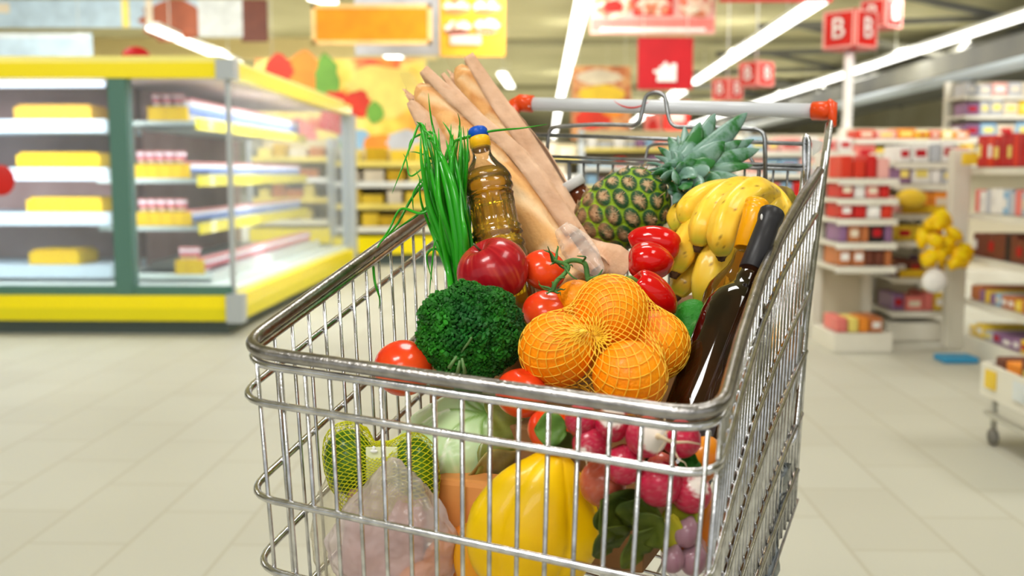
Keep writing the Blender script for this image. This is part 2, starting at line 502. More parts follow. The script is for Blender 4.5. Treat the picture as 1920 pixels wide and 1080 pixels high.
out = [(-1, -1), (1, -1), (1, .9), (.45, .9), (.45, .55), (.1, .8), (-.1, 1.15), (-.35, .85), (-.5, .6), (-.75, .6), (-.75, .25), (-1.35, .2), (-1.3, -.1), (-.9, -.15)]
pts = [a + V((x * s, 0, z * s * .95)) for x, z in out]
q.hexa(pts, [p + V((0, .01, 0)) for p in pts]); q.build('puzzle_symbol', PM('white'), t)
panel('food_poster', 'orange brown poster with a yellow dish beside the long strip lamp', 'poster', 1072, 124, 1182, 262, 22, 'stew',
      [('dish_picture', .5, .38, .4, .12, 'yellow'), ('dish_picture', .45, .15, .38, .1, 'cream'), ('dish_picture', .35, .72, .3, .14, 'tomato'), ('dish_picture', .7, .6, .2, .1, 'lorange')])
panel('red_board', 'small red board seen through the loop of the wire gate', 'sign', 1246, 190, 1292, 250, 26, 'red', [('block', .5, .5, .3, .15, 'lpink')])
panel('red_board', 'pale red round topped board left of the wire loop', 'sign', 1208, 214, 1240, 262, 30, 'pink', [('dot', .5, .5, .3, .3, 'red')])
panel('price_banner', 'red and white promotion banner low behind the wire gate', 'banner', 1130, 256, 1205, 300, 27, 'red', [('dot', .8, .4, .12, .3, 'lyellow'), ('dot', .4, .5, .1, .3, 'lpink')])
panel('fruit_mural', 'large mural of oranges and tomatoes on a yellow ground', 'poster', 478, 110, 800, 312, 18.5, 'mural',
      [('orange_picture', .28, .2, .13, .26, 'lorange'), ('orange_picture', .14, .1, .08, .14, 'tomato'), ('leaf_picture', .42, .2, .07, .24, 'green'),
       ('yellow_picture', .75, .3, .22, .24, 'lyellow'), ('tomato_picture', .47, .46, .085, .17, 'tomato'), ('tomato_picture', .60, .42, .075, .13, 'tomato'),
       ('tomato_picture', .44, .62, .07, .14, 'red'), ('leaf_picture', .7, .5, .05, .1, 'green'), ('stripe', .5, .94, .5, .07, 'cream'),
       ('fruit_picture', .4, .78, .1, .12, 'lyellow'), ('fruit_picture', .58, .76, .1, .11, 'lblue'), ('fruit_picture', .72, .8, .09, .1, 'lorange'),
       ('fruit_picture', .87, .78, .1, .12, 'grey'), ('fruit_picture', .5, .84, .05, .07, 'green'), ('fruit_picture', .25, .7, .1, .14, 'pink')])


def letter_mesh(txt, size, mat_=None, extrude=.004):
    cu = bpy.data.curves.new('letter', 'FONT'); cu.body = txt; cu.size = size; cu.align_x = 'CENTER'; cu.align_y = 'CENTER'; cu.extrude = extrude
    o = bpy.data.objects.new('letter', cu); scene.collection.objects.link(o)
    me = bpy.data.meshes.new_from_object(o.evaluated_get(bpy.context.evaluated_depsgraph_get()))
    bpy.data.objects.remove(o); me.materials.clear(); me.materials.append(mat_ or PM('white')); me.name = 'letter'
    return me


def cube_sign(label, x, y, half, Y, pole=None, letters='B', rz=R(38)):
    c = PY(x, y, Y); t = thing('cube_sign', label, 'sign', c - V((0, 0, half)))
    fr = M.Rotation(rz, 3, 'Z')
    q = MB(); q.box(c, (2 * half, 2 * half, 2 * half), fr, .01); q.build('box', PM('red'), t)
    for k in range(4):
        f2 = fr @ M.Rotation(k * pi / 2, 3, 'Z'); o = c + f2 @ V((0, -half - .006, 0))
        q = MB()
        for z in (-.9, .9): q.box(o + V((0, 0, z * half)), (1.9 * half, .008, .1 * half), f2); q.box(o + f2 @ V((z * half, 0, 0)), (.1 * half, .008, 1.9 * half), f2)
        q.build('border', PM('lpink'), t)
        lm = letter_mesh(letters, 1.55 * half); lo = new('letter', lm, t)
        lo.matrix_parent_inverse = M.Identity(4)
        lo.matrix_basis = t.matrix_basis.inverted() @ (M.Translation(o + f2 @ V((0, -.012, 0))) @ (f2 @ M.Rotation(pi / 2, 3, 'X')).to_4x4())
    if pole is not None:
        q = MB(); q.tube([c - V((0, 0, half)), V((c.x, c.y, pole))], .05, 10); q.build('pole', PM('white'), t)
    else:
        q = MB(); q.tube([c + V((0, 0, half)), V((c.x, c.y, 4.4))], .012, 6); q.build('hanging_rod', HOUS, t)
    return t


q = MB(); a, c_ = PY(-300, 66, 27), PY(820, 112, 27); q.box(((a.x + c_.x) / 2, 27, (4.4 + c_.z) / 2), (c_.x - a.x, .3, 4.4 - c_.z)); tag(q.build('wall_soffit', mat('soffit_paint', (226, 208, 152), .8)), kind='structure')
cube_sign('big red cube sign on a white pole with pale letters', 1594, 58, .19, 11, 0)
cube_sign('red and white cube sign partly hidden behind the big red cube', 1652, 28, .17, 13)
cube_sign('middle sized red cube sign above the right end of the handle', 1418, 140, .17, 15)
cube_sign('smaller red cube sign overlapping the middle one on its left', 1364, 168, .17, 17)


# ------------------------------------------------------------------ corner fridge island on the left
YEL = mat('yellow_rail', (250, 228, 0), .35, coat=.3); YEL2 = mat('yellow_rail_lower', (226, 212, 20), .4)
GRN = mat('green_frame', (84, 122, 110), .5); PLIN = mat('plinth_grey', (96, 108, 106), .6); SHF = mat('shelf_enamel', (214, 224, 216), .45)
BACKP = mat('fridge_back', (206, 174, 168), .6, col2=(176, 138, 132), nscale=1.2); RAILW = mat('price_rail', (232, 232, 226), .4)
TRAY = mat('yellow_tray', (232, 190, 8), .5); GLS = film('fridge_glass', (232, 240, 246), .04, .95, .82); GREY = mat('fridge_post', (176, 182, 184), .4, metal=.2)
c0 = PZ(440, 628); u0, w0 = Hinv(c0); w1 = w0 * 1.63
UL = u0 - 5.2
TOPZ = 1.80
fr_ = thing('corner_fridge', 'long glass fronted corner fridge with yellow rails and bumpers', 'fridge', Hp(u0 - 1.5, w0 + 2, 0))


def hbox(q, ua, ub, wa, wb, za, zb):
    lo = [Hp(ua, wa, za), Hp(ub, wa, za), Hp(ub, wb, za), Hp(ua, wb, za)]
    q.hexa(lo, [p + V((0, 0, zb - za)) for p in lo])


def part(nm, m, *boxes, parent=None):
    q = MB()
    for b_ in boxes: hbox(q, *b_)
    return q.build(nm, m, parent or fr_)


part('plinth', PLIN, (UL, u0 - .06, w0 + .06, w1 - .05, 0, .10))
part('base_tray', SHF, (UL, u0 - .02, w0 + .02, w1, .10, .30))
part('lower_bumper', YEL, (UL, u0, w0 - .05, w0 + .02, .185, .27), (u0 - .02, u0 + .05, w0 - .05, w1, .185, .27))
part('lower_bumper', YEL2, (UL, u0, w0 - .05, w0 + .02, .10, .185), (u0 - .02, u0 + .05, w0 - .05, w1, .10, .185))
part('bumper_corner', GREY, (u0 - .03, u0 + .08, w0 - .08, w0 + .03, .09, .28))
part('top_rail', YEL, (UL, u0, w0 - .04, w0 + .04, TOPZ - .10, TOPZ), (u0 - .04, u0 + .04, w0, w1, TOPZ - .10, TOPZ))
part('canopy', mat('canopy_cream', (240, 234, 150), .5), (UL, u0 - .04, w0 + .04, w0 + 1.0, TOPZ - .01, TOPZ + .05), (u0 - 1.4, u0 - .04, w0 + 1.0, w1, TOPZ - .01, TOPZ + .05))
part('top_light', mat('fridge_fill_light', (230, 240, 255), .5, emit=1.6), (UL + .2, u0 - .9, w0 + .15, w0 + .22, TOPZ - .14, TOPZ - .1))
part('corner_cap', GREY, (u0 - .06, u0 + .06, w0 - .06, w0 + .06, TOPZ - .11, TOPZ + .02))
ug = Hinv(PY(223, 400, w0))[0]
part('green_post', GRN, (ug - .06, ug + .06, w0 - .03, w0 + .08, .27, TOPZ - .09))
part('bottom_frame', GRN, (UL, u0, w0 - .02, w0 + .03, .27, .33))
part('corner_post', GREY, (u0 - .015, u0 + .015, w0 - .015, w0 + .015, .27, TOPZ - .1))
part('end_post', GREY, (u0 - .07, u0 + .07, w1 - .05, w1 + .08, .05, TOPZ - .1))
part('glass_pane', GLS, (UL, ug - .06, w0, w0 + .01, .33, TOPZ - .1))
part('glass_pane', GLS, (ug + .06, u0 - .015, w0, w0 + .01, .33, TOPZ - .1))
part('glass_pane', GLS, (u0 - .005, u0 + .005, w0 + .02, w1 - .05, .33, TOPZ - .1))
WS = w0 + .62; US = u0 - .42; UC = u0 - 1.15
part('back_panel', BACKP, (UC - .05, UC, WS + .42, w1 - .1, .3, TOPZ - .02), (ug - .3, UC, WS + .42, WS + .46, .3, TOPZ - .02), (UL, ug - .3, WS + .6, WS + .66, .3, TOPZ - .02))
part('ceiling_panel', mat('fridge_top_pink', (214, 190, 188), .6), (UL, u0 - .06, w0 + .06, w1 - .1, TOPZ - .07, TOPZ - .03))
ZS = [.36, .70, 1.045, 1.455]
for i, z in enumerate(ZS):
    e = .12 if i == 0 else 0
    part('shelf', SHF, (Hinv(PY(237, 400, WS))[0], US + e, WS - e, WS + .42, z - .035, z), (UC, US + e, WS, w1 - .25, z - .035, z))
    part('price_rail', YEL if i else RAILW, (US + e, US + e + .02, WS - e, w1 - .25, z - .06, z + .02))
# left bay shelves, deep and pale blue in place of bluish-white glass reflections
for i, z in enumerate((.42, .80, 1.12, 1.46)):
    part('shelf', mat('shelf_pale_blue', (206, 222, 232), .4), (UL, Hinv(PY(206, 400, WS))[0], WS - .1, WS + .6, z - .09, z))
# stock: trays and little pots
def pot_proto(label, group, lidc, bodyc, sleeve):
    q = MB(); q.lathe([(.026, 0), (.034, .07)], 10); o = tag(q.build('yogurt_pot', bodyc), label, 'pot', group)
    q = MB(); q.lathe([(.036, .07), (.036, .08)], 10); q.build('lid', lidc, o)
    q = MB(); q.lathe([(.0295, .02), (.033, .052)], 10); q.build('sleeve', sleeve, o)
    return o


RL = mat('pot_lid_pink', (228, 150, 146), .4); WB = mat('pot_white', (240, 236, 238), .5); BL = mat('pot_sleeve_blue', (130, 150, 205), .5); RD = mat('pot_sleeve_rose', (214, 120, 130), .5)
names = ['bottom', 'second', 'third', 'top']
for i, z in enumerate(ZS):
    e = .12 if i == 0 else 0
    pr = pot_proto('pink lidded pot in the side row on the %s shelf of the corner fridge' % names[i], 'pots along the side of the corner fridge', RL, WB, BL if i else RD)
    pr.scale = (1.3, 1.3, 1.45 if i < 3 else 2.0)
    n = 30 if i else 34; first = True
    for k in range(n):
        o = pr if first else copy_tree(pr); first = False
        o.location = Hp(US + e - .07, WS + .08 - e + (w1 - .45 - WS) * k / (n - 1), z + .001)
    pr = pot_proto('pink lidded pot standing on a yellow tray, %s shelf of the fridge' % names[i], 'pots on yellow trays in the corner fridge', RL, WB, RD)
    ua = Hinv(PY({0: 318, 1: 243, 2: 243, 3: 276}[i], 400, WS - e))[0]
    ub = US + e - .03; n = max(3, int((ub - ua) / .088)); first = True
    for k in range(n):
        o = pr if first else copy_tree(pr); first = False
        o.scale = (1.2, 1.2, 1.1); o.location = Hp(ua + .05 + (ub - ua - .16) * k / (n - 1), WS + .08 - e, z + (.106 if i else .101))
    q = MB(); hbox(q, ua, ub - .03, WS + .01 - e, WS + .16 - e, z, z + .1)
    for k in range(n): hbox(q, ua + .01 + (ub - ua) * k / n, ua + .016 + (ub - ua) * k / n, WS + .004 - e, WS + .01 - e, z + .01, z + .1)
    solo(q, 'yellow_tray', TRAY, 'yellow display tray under pots on the %s fridge shelf' % names[i], 'tray')
# unseen area lights added under the canopy to brighten the fridge
for (u, w, sx, sy, pw) in ((u0 - 2.6, w0 + .3, 3.5, .12, 26), (u0 - .25, w0 + 1.9, .12, 3.6, 26)):
    l = area_light('fridge_fill_light', Hp(u, w, TOPZ - .15), (sx, sy), pw, (0, 0, 0), (.95, .98, 1))
for (u, w, sx, sy, pw) in ((u0 - 1.9, w0 + .15, 2.5, .1, 9), (u0 - .1, w0 + 1.9, .1, 3.2, 9)):
    l = area_light('fridge_fill_light', Hp(u, w, .95), (sx, sy), pw, (R(90), 0, 0) if sx > 1 else (R(90), 0, R(90)), (.95, .98, 1))  # second pair added at mid height, facing the stock
# left bay stock
ORT = mat('amber_tray', (222, 172, 50), .5)
for i, (z, xa, xb) in enumerate(((.42, 45, 140), (.80, 45, 188), (1.12, 30, 188), (1.46, 30, 175))):
    ua = Hinv(PY(xa, 400, WS))[0]; ub = Hinv(PY(xb, 400, WS))[0]
    q = MB(); hbox(q, ua, ub, WS - .05, WS + .3, z + .004, z + .09); hbox(q, ua + .02, ub - .02, WS - .03, WS + .28, z + .09, z + .11)
    solo(q, 'amber_tray', ORT if i in (3,) else TRAY, 'long amber tray on the %s shelf behind the left fridge pane' % names[i], 'tray')
q = MB(); cR = PY(8, 333, w0 - .02); q.ball(PY(2, 338, w0 - .08), (.09, .02, .1), None, 20, 12); solo(q, 'round_sticker', PM('red'), 'round red sticker at the left end of the fridge glass', 'sticker')
q = MB(); c = PY(255, 105, w0 + .8); c.z = TOPZ + .12; q.ball(c, (.10, .06, .07)); solo(q, 'red_package', PM('dred'), 'dark red package on top of the corner fridge', 'package')

# ------------------------------------------------------------------ far fridges behind
def far_rack(label, x0, x1, Y, ztop, shelves, cols, bumper=True, seed=1, nm='wall_fridge'):
    rnd = random.Random(seed); a = PY(x0, 400, Y).x; c = PY(x1, 400, Y).x
    t = thing(nm, label, 'fridge' if bumper else 'shelf', V(((a + c) / 2, Y + .3, 0)))
    q = MB(); q.box(((a + c) / 2, Y + .62, ztop / 2), (c - a, .05, ztop)); q.build('back_panel', mat('far_back', (206, 190, 150), .7), t)
    for s in (a, c):
        q = MB(); q.box((s, Y + .3, ztop / 2), (.07, .62, ztop)); q.build('side_post', GREY, t)
    if bumper:
        q = MB(); q.box(((a + c) / 2, Y - .04, .24), (c - a, .1, .2)); q.build('bumper', YEL, t)
        q = MB(); q.box(((a + c) / 2, Y + .28, .07), (c - a, .5, .14)); q.build('plinth', PLIN, t)
    for i, z in enumerate(shelves):
        q = MB(); q.box(((a + c) / 2, Y + .3, z - .02), (c - a - .07, .56, .04)); q.build('shelf', SHF, t)
        q = MB(); q.box(((a + c) / 2, Y + .01, z - .03), (c - a - .07, .02, .07)); q.build('price_rail', PM('lyellow') if i % 2 else RAILW, t)
        x = a + .1; gi = 0
        while x < c - .25:
            w = rnd.uniform(.14, .26); h = rnd.uniform(.10, .2); kc = rnd.choice(cols)
            q = MB(); q.box((x + w / 2, Y + .22, z + h / 2 + .002), (w, .3, h), None, .01)
            solo(q, 'food_package', PM(kc), '%s package on the %s of the %s' % (COLW[kc], ['lowest shelf', 'second shelf', 'third shelf', 'fourth shelf', 'top shelf'][i], nm.replace('_', ' ') + ' ' + label.split(' ')[-1]), 'package', 'packages in the ' + label)
            x += w + rnd.uniform(.01, .06)
    return t


COLW = {'yellow': 'yellow', 'lyellow': 'pale yellow', 'gold': 'golden', 'red': 'red', 'dred': 'dark red', 'white': 'white', 'cream': 'cream', 'food': 'orange brown', 'pink': 'pink',
        'lpink': 'pale pink', 'lorange': 'orange', 'purple': 'purple', 'lblue': 'light blue', 'grey': 'grey', 'black': 'black', 'dbrown': 'dark brown', 'green': 'green', 'dgreen': 'dark green', 'blue': 'pale blue', 'tomato': 'bright red'}
far_rack('glass fridge with yellow bumper behind the fridge', 625, 850, 12.6, 1.38, (.45, .72, .98, 1.22), ['yellow', 'gold', 'lyellow', 'cream', 'yellow'], seed=3)
far_rack('far wall fridge with cream and yellow goods behind the bread', 850, 1090, 15, 1.5, (.45, .75, 1.05, 1.3), ['cream', 'pink', 'grey', 'lyellow'], seed=4)
far_rack('far shelf of cheeses seen through the side glass', 470, 620, 14.5, 1.55, (.45, .75, 1.02, 1.3), ['gold', 'lyellow', 'cream', 'food'], seed=5)
far_rack('tall far shelf of pink and red goods behind the pineapple', 1090, 1400, 20, 1.9, (.5, .85, 1.2, 1.55), ['pink', 'red', 'grey', 'lpink', 'purple', 'lblue', 'white'], False, seed=6, nm='tall_shelf')
# ================================================================== white racks on the right
RW = mat('rack_enamel', (232, 228, 214), .45, col2=(216, 210, 194), nscale=2); WIRE = mat('rack_wire', (200, 198, 186), .4, metal=.4)
FT = HF


def stock(rackname, shelfname, p, along, inward, length, depth, hmin, hmax, cols, wmin, wmax, seed, gap=.008, rows=1, fill=1.0, shape='box', zoff=.004):
    """packets standing side by side on one shelf: p front corner, along and inward unit vectors"""
    rnd = random.Random(seed); x = .02; fr = M((along, inward, V((0, 0, 1)))).transposed()
    while x < length - wmin - .02:
        w = min(rnd.uniform(wmin, wmax), length - .02 - x); h = rnd.uniform(hmin, hmax); kc = rnd.choice(cols)
        if rnd.random() < fill:
            for r_ in range(rows):
                z = h / 2 + r_ * (h + .003)
                q = MB(); dd = depth * rnd.uniform(.6, .8)
                q.box(p + along * (x + w / 2) + inward * (.02 + dd / 2) + V((0, 0, z + zoff)), (w, dd, h), fr, .008)
                lab = rnd.choice(['white', 'lyellow', 'dred', 'cream'])
                o = solo(q, 'packet', PM(kc), '%s %s on the %s of the %s' % (COLW[kc], {'box': 'packet', 'low': 'carton'}[shape], shelfname, rackname), 'packet', 'packets on the ' + rackname)
                if w > .07 and h > .05:
                    q = MB(); q.box(p + along * (x + w / 2) + inward * .0185 + V((0, 0, z + zoff)), (w * .62, .004, h * .4), fr); q.build('packet_label', PM(lab), o)
        x += w + gap


def rack(label, p0, p1, depth, zs, posts_z, back=True, base=.12, seed=1, name='shop_rack', wire_back=False):
    """shelving from floor corner p0 to p1 (front edge); depth goes away along the left normal of p0->p1"""
    d = p1 - p0; L = d.length; al = d.normalized(); inn = V((-al.y, al.x, 0)); fr = M((al, inn, V((0, 0, 1)))).transposed()
    t = thing(name, label, 'rack', (p0 + p1) / 2)
    q = MB(); q.box(p0 + d / 2 + inn * depth / 2 + V((0, 0, base / 2)), (L, depth, base), fr, .01); q.build('base', RW, t)
    for s in (0.02, L - .02):
        q = MB(); q.box(p0 + al * s + inn * (depth - .03) + V((0, 0, posts_z / 2 + .05)), (.06, .05, posts_z - .1), fr); q.build('post', RW, t)
    if back:
        q = MB()
        if wire_back:
            for k in range(int(L / .05)): q.tube([p0 + al * (.05 * k + .03) + inn * (depth - .04) + V((0, 0, base)), p0 + al * (.05 * k + .03) + inn * (depth - .04) + V((0, 0, posts_z - .05))], .003, 4)
            for k in range(int(posts_z / .1)): q.tube([p0 + inn * (depth - .045) + V((0, 0, base + .1 * k)), p1 + inn * (depth - .045) + V((0, 0, base + .1 * k))], .003, 4)
            q.build('wire_grid', WIRE, t)
        else:
            q.box(p0 + d / 2 + inn * (depth - .01) + V((0, 0, (posts_z + base) / 2)), (L, .02, posts_z - base), fr); q.build('back_panel', mat('rack_back', (206, 196, 170), .6), t)
    for z in zs:
        q = MB(); q.box(p0 + d / 2 + inn * depth / 2 + V((0, 0, z - .012)), (L, depth - .02, .024), fr); q.build('shelf', RW, t)
        q = MB(); q.box(p0 + d / 2 + inn * .004 + V((0, 0, z - .02)), (L, .012, .036), fr); q.build('price_rail', RW, t)
    return t, al, inn, L


UPZ = lambda py, Y: CAMH + (325 - py) * Y / 2000
# --- rack A: promotional end rack right behind the trolley handle
a0, a1 = PZ(1562, 662), PZ(1662, 662)
YA = a0.y
za = [UPZ(y, YA) for y in (578, 484, 440, 395, 345)]
t, al, inn, L = rack('white rack with red packets directly behind the right end of the handle', a0, a1 + (a1 - a0) * .12, .5, [z for z in (UPZ(500, YA), UPZ(455, YA), UPZ(410, YA), UPZ(372, YA), UPZ(335, YA))], UPZ(290, YA), back=True)
nA = 'white rack behind the handle'
stock(nA, 'base', a0 + V((0, 0, .12)), al, inn, L * .9, .35, .07, .1, ['lorange', 'food', 'purple', 'pink', 'lyellow'], .05, .09, 11)
for i, (y, cols, h0, h1, rows) in enumerate(((500, ['dbrown', 'food', 'black', 'dbrown'], .09, .12, 1), (455, ['dbrown', 'food', 'purple', 'black'], .09, .12, 1), (410, ['red', 'dred', 'tomato', 'red', 'white'], .09, .105, 1), (372, ['red', 'white', 'dred', 'pink'], .085, .1, 1), (335, ['red', 'tomato', 'lpink', 'dred'], .1, .14, 1))):
    stock(nA, ['first shelf', 'second shelf', 'third shelf', 'fourth shelf', 'top shelf'][i], a0 + V((0, 0, UPZ(y, YA))), al, inn, L, .42, h0, h1, cols, .04, .08, 20 + i, rows=rows)
# side face of the rack (faces the aisle on its left)
b0 = a0 + inn * 1.7
t, al2, inn2, L2 = rack('white rack side with cartons running back from the rack behind the handle', PZ(1512, 600) + V((-.02, 0, 0)), a0 + inn * .64, .3, [UPZ(y, YA + .3) for y in (540, 470, 420, 375, 330)], UPZ(300, YA + .3), back=False)
for i, y in enumerate((540, 470, 420, 375, 330)):
    stock('rack side facing the aisle', ['first shelf', 'second shelf', 'third shelf', 'fourth shelf', 'top shelf'][i], PZ(1512, 600) + V((-.02, 0, UPZ(y, YA + .3))), al2, inn2, L2, .28, .07, .12, [['yellow', 'grey', 'cream'], ['lyellow', 'food'], ['red', 'white', 'lpink'], ['dred', 'red', 'white'], ['lblue', 'white', 'lpink', 'red']][i], .06, .1, 40 + i)
# --- rack B: the longer one between rack A and the white post
p0, p1 = PZ(1668, 640), PZ(1782, 640)
YB = p0.y; nB = 'middle rack left of the white post'
zB = (585, 520, 452, 400, 345, 305)
t, al, inn, L = rack('white rack with yellow strips between the red packets and the white post', p0, p1, .5, [UPZ(y, YB) for y in zB], UPZ(285, YB))
colsB = [['pink', 'yellow', 'purple', 'red'], ['black', 'dbrown', 'purple'], ['yellow', 'dbrown', 'gold'], ['pink', 'lorange', 'lpink', 'yellow'], ['grey', 'white', 'lpink', 'purple'], ['grey', 'white', 'lblue', 'lpink']]
for i, y in enumerate(zB):
    stock(nB, ['first shelf', 'second shelf', 'third shelf', 'fourth shelf', 'fifth shelf', 'top shelf'][i], p0 + V((0, 0, UPZ(y, YB))), al, inn, L, .4, .09, .125 if i < 3 else .14, colsB[i], .05, .12, 60 + i)
for y in (512, 392):
    q = MB(); fr = M((al, inn, V((0, 0, 1)))).transposed(); q.box(p0 + al * L / 2 - inn * .02 + V((0, 0, UPZ(y, YB) + .0)), (L * .8, .012, .05), fr)
    solo(q, 'shelf_strip', PM('gold'), 'yellow price strip clipped to the middle rack, %s one' % ('lower' if y > 450 else 'upper'), 'price strip')
# --- rack C: big white post and the rack that runs towards the camera on the right
c0 = PZ(1806, 662); c1 = PZ(1990, 742)
YC = c0.y; nC = 'right edge rack'
zC = (592, 478, 400, 318)
t, al, inn, L = rack('tall white wire rack running out of the right edge of the picture', c0, c1, .55, [UPZ(y, YC) for y in (560, 478, 398, 315)], UPZ(268, YC), wire_back=True)
zz = [UPZ(y, YC) for y in (560, 478, 398, 315)]
colsC = [['purple', 'yellow', 'lblue', 'food'], ['dbrown', 'black', 'dbrown'], ['white', 'grey', 'pink', 'lblue'], ['red', 'tomato', 'red', 'dred']]
for i, z in enumerate(zz):
    stock(nC, ['lowest shelf', 'second shelf', 'third shelf', 'top shelf'][i], c0 + V((0, 0, z)), al, inn, L, .42, [.06, .12, .12, .16][i], [.1, .15, .15, .19][i], colsC[i], .05, .1, 80 + i)
stock(nC, 'base', c0 + V((0, 0, .12)), al, inn, L, .4, .05, .08, ['purple', 'food', 'yellow', 'grey'], .08, .14, 90)
q = MB(); q.box(c0 + al * -.08 + V((0, .1, UPZ(280, YC) / 2)), (.11, .09, UPZ(280, YC)), None, .01)
q2 = solo(q, 'rack_post', RW, 'broad white upright post at the near end of the right rack', 'post')
# bunch of shiny yellow bags hanging on the post
rnd = random.Random(5); c = PY(1778, 455, c0.y - .15); YB_ = mat('yellow_bags', (246, 214, 20), .35, col2=(250, 180, 10), nscale=14)
for k in range(16):
    o = c + V((((k * 7) % 4 - 1.5) * .045 * (1.5 - .12 * (k // 4) ** 1.5) + rnd.uniform(-.03, .03) - .02 * (k // 4), rnd.uniform(-.05, .03), (k // 4 - 1.5) * .08 + rnd.uniform(-.04, .04))); q = MB()
    q.ball(o, (rnd.uniform(.03, .06), .028, rnd.uniform(.035, .065)), M.Rotation(rnd.uniform(-1, 1), 3, 'Y'), 16, 10, lambda v: 1 + .45 * NZ.noise(v * 2 + V((k, 0, 0))))
    solo(q, 'snack_bag', YB_, 'shiny yellow snack bag in the bunch hanging on the white post', 'snack bag', 'yellow bags on the white post')
q = MB(); q.ball(c + V((-.09, -.05, -.22)), (.075, .04, .07), None, 16, 10); q.tube([c + V((-.09, -.05, -.16)), c + V((-.04, 0, -.05))], .004, 5); solo(q, 'ball_tag', PM('white'), 'round white tag under the bunch of yellow bags', 'tag')
q = MB(); q.box(PZ(1792, 678) + V((0, 0, .02)), (.2, .16, .035), None, .01); solo(q, 'blue_carton', mat('blue_carton', (60, 150, 196), .5), 'flat blue carton lying on the floor by the white post', 'carton')
q = MB(); c = PY(1708, 372, YB - .1); q.ball(c, (.10, .05, .06), None, 16, 10); solo(q, 'yellow_tag', PM('yellow'), 'round yellow display piece on the middle rack', 'display')
q = MB(); c = PY(1818, 298, YC - .1); q.box(c, (.09, .02, .07), None, .01); solo(q, 'yellow_tag', PM('yellow'), 'yellow price flag above the right rack post', 'display')
# --- long tall racks further back on the right
for (lab, x0, x1, Y, yt, ys, cols, sd) in (
        ('tall far rack with green red and yellow boxes above the right racks', 1600, 1830, 9.4, 238, (305, 262), ['yellow', 'red', 'dgreen', 'lorange', 'lpink', 'pink', 'tomato', 'lyellow'], 7),
        ('tall far rack of grey and pink cartons at the right edge', 1800, 2010, 10.5, 150, (300, 258, 218, 182), ['grey', 'lpink', 'purple', 'lblue', 'yellow', 'grey', 'cream'], 8),
        ('far rack of pink and blue bundles directly behind the handle end', 1400, 1600, 9.0, 250, (420, 372, 325, 285), ['pink', 'lblue', 'red', 'lpink', 'white', 'tomato'], 9)):
    A = PY(x0, 400, Y); B = PY(x1, 400, Y); A.z = 0; B.z = 0
    t, al, inn, L = rack(lab, A, B, .5, [UPZ(y, Y) for y in ys], UPZ(yt, Y))
    for i, y in enumerate(ys):
        hh = (ys[i] - (ys[i + 1] if i + 1 < len(ys) else yt)) * Y / 2000 * .8
        stock({7: 'tall far rack over the right racks', 8: 'tall far rack at the right edge', 9: 'far rack behind the handle end'}[sd], ['lowest shelf', 'second shelf', 'third shelf', 'top shelf'][i] if len(ys) > 2 else ['lower shelf', 'upper shelf'][i], A + V((0, 0, UPZ(y, Y))), al, inn, L, .42, hh * .7, hh, cols, .09, .18, 100 + sd * 10 + i)
# yellow things on top of the rack at the right edge
rnd = random.Random(9)
for k in range(10):
    q = MB(); q.ball(PY(1880 + 13 * (k % 5), 192 - 16 * (k // 5), 10.7), (.05, .06, .045), None, 14, 9)
    solo(q, 'yellow_ball', PM('gold'), 'yellow green ball in the heap on top of the far right rack', 'ball', 'balls on the far right rack')
# long pale canopy with lamps above the far right racks
q = MB(); a, c = PZ(1300, 262, 2.05), PZ(1990, 100, 2.05)
q.tube([a, c], .06, 8); solo(q, 'rack_canopy', mat('canopy_white', (176, 186, 190), .4), 'long pale canopy running above the far right racks', 'canopy')
# --- low wheeled stand at the lower right
d0 = PZ(1836, 832); d1 = PZ(2010, 935)
dv = d1 - d0; L = dv.length; al = dv.normalized(); inn = V((-al.y, al.x, 0)); fr = M((al, inn, V((0, 0, 1)))).transposed()
zt = .24
t = thing('display_trolley', 'low white wheeled display stand at the lower right edge', 'display stand', d0)
q = MB(); q.box(d0 + dv / 2 + inn * .3 + V((0, 0, zt - .02)), (L, .6, .03), fr); q.build('platform', RW, t)
q = MB(); q.box(d0 + dv / 2 + V((0, 0, zt + .03)), (L, .014, .13), fr); q.build('front_rail', RW, t)
q = MB(); q.box(d0 + inn * .3 + V((0, 0, zt + .03)), (.014, .6, .13), fr); q.build('side_rail', RW, t)
q = MB(); q.box(d0 + dv / 2 + V((0, 0, .13)) + inn * .02, (L, .02, .02), fr); q.build('cross_bar', WIRE, t)
for (s, e) in ((.03, .04), (.03, .56), (L - .05, .04), (L - .05, .56)):
    q = MB(); b_ = d0 + al * s + inn * e; q.tube([b_ + V((0, 0, .07)), b_ + V((0, 0, zt - .03))], .012, 6)
    lg = q.build('leg', WIRE, t)
    q = MB(); q.lathe([(0, -.012), (.03, -.012), (.035, 0), (.03, .012), (0, .012)], 16, b_ + V((0, 0, .036)), frame(inn)); q.build('wheel', mat('grey_rubber', (120, 116, 108), .6), lg)
nD = 'low wheeled stand'
stock(nD, 'front row', d0 + V((0, 0, zt)) + inn * .02, al, inn, L * .95, .25, .1, .15, ['dbrown', 'food', 'lblue', 'lorange', 'grey', 'lpink'], .08, .14, 201, shape='low')
stock(nD, 'back row', d0 + V((0, 0, zt)) + inn * .3, al, inn, L * .95, .25, .12, .18, ['food', 'dbrown', 'black', 'purple'], .1, .18, 202, shape='low')
for s, kc in ((.10, 'yellow'), (.34, 'pale'), (.52, 'lblue')):
    q = MB(); q.box(d0 + al * s - inn * .012 + V((0, 0, zt + .04)), (.09, .006, .07), fr); solo(q, 'price_card', PM(kc), '%s card on the front rail of the low wheeled stand' % ({'yellow': 'yellow', 'pale': 'pale', 'lblue': 'light blue'}[kc]), 'price card')
# ================================================================== the shopping trolley
def metal(name, col, rough, bump=0):
    return mat(name, col, rough, metal=1.0, col2=tuple(int(x * .82) for x in col), nscale=60, bump=bump, bscale=250)


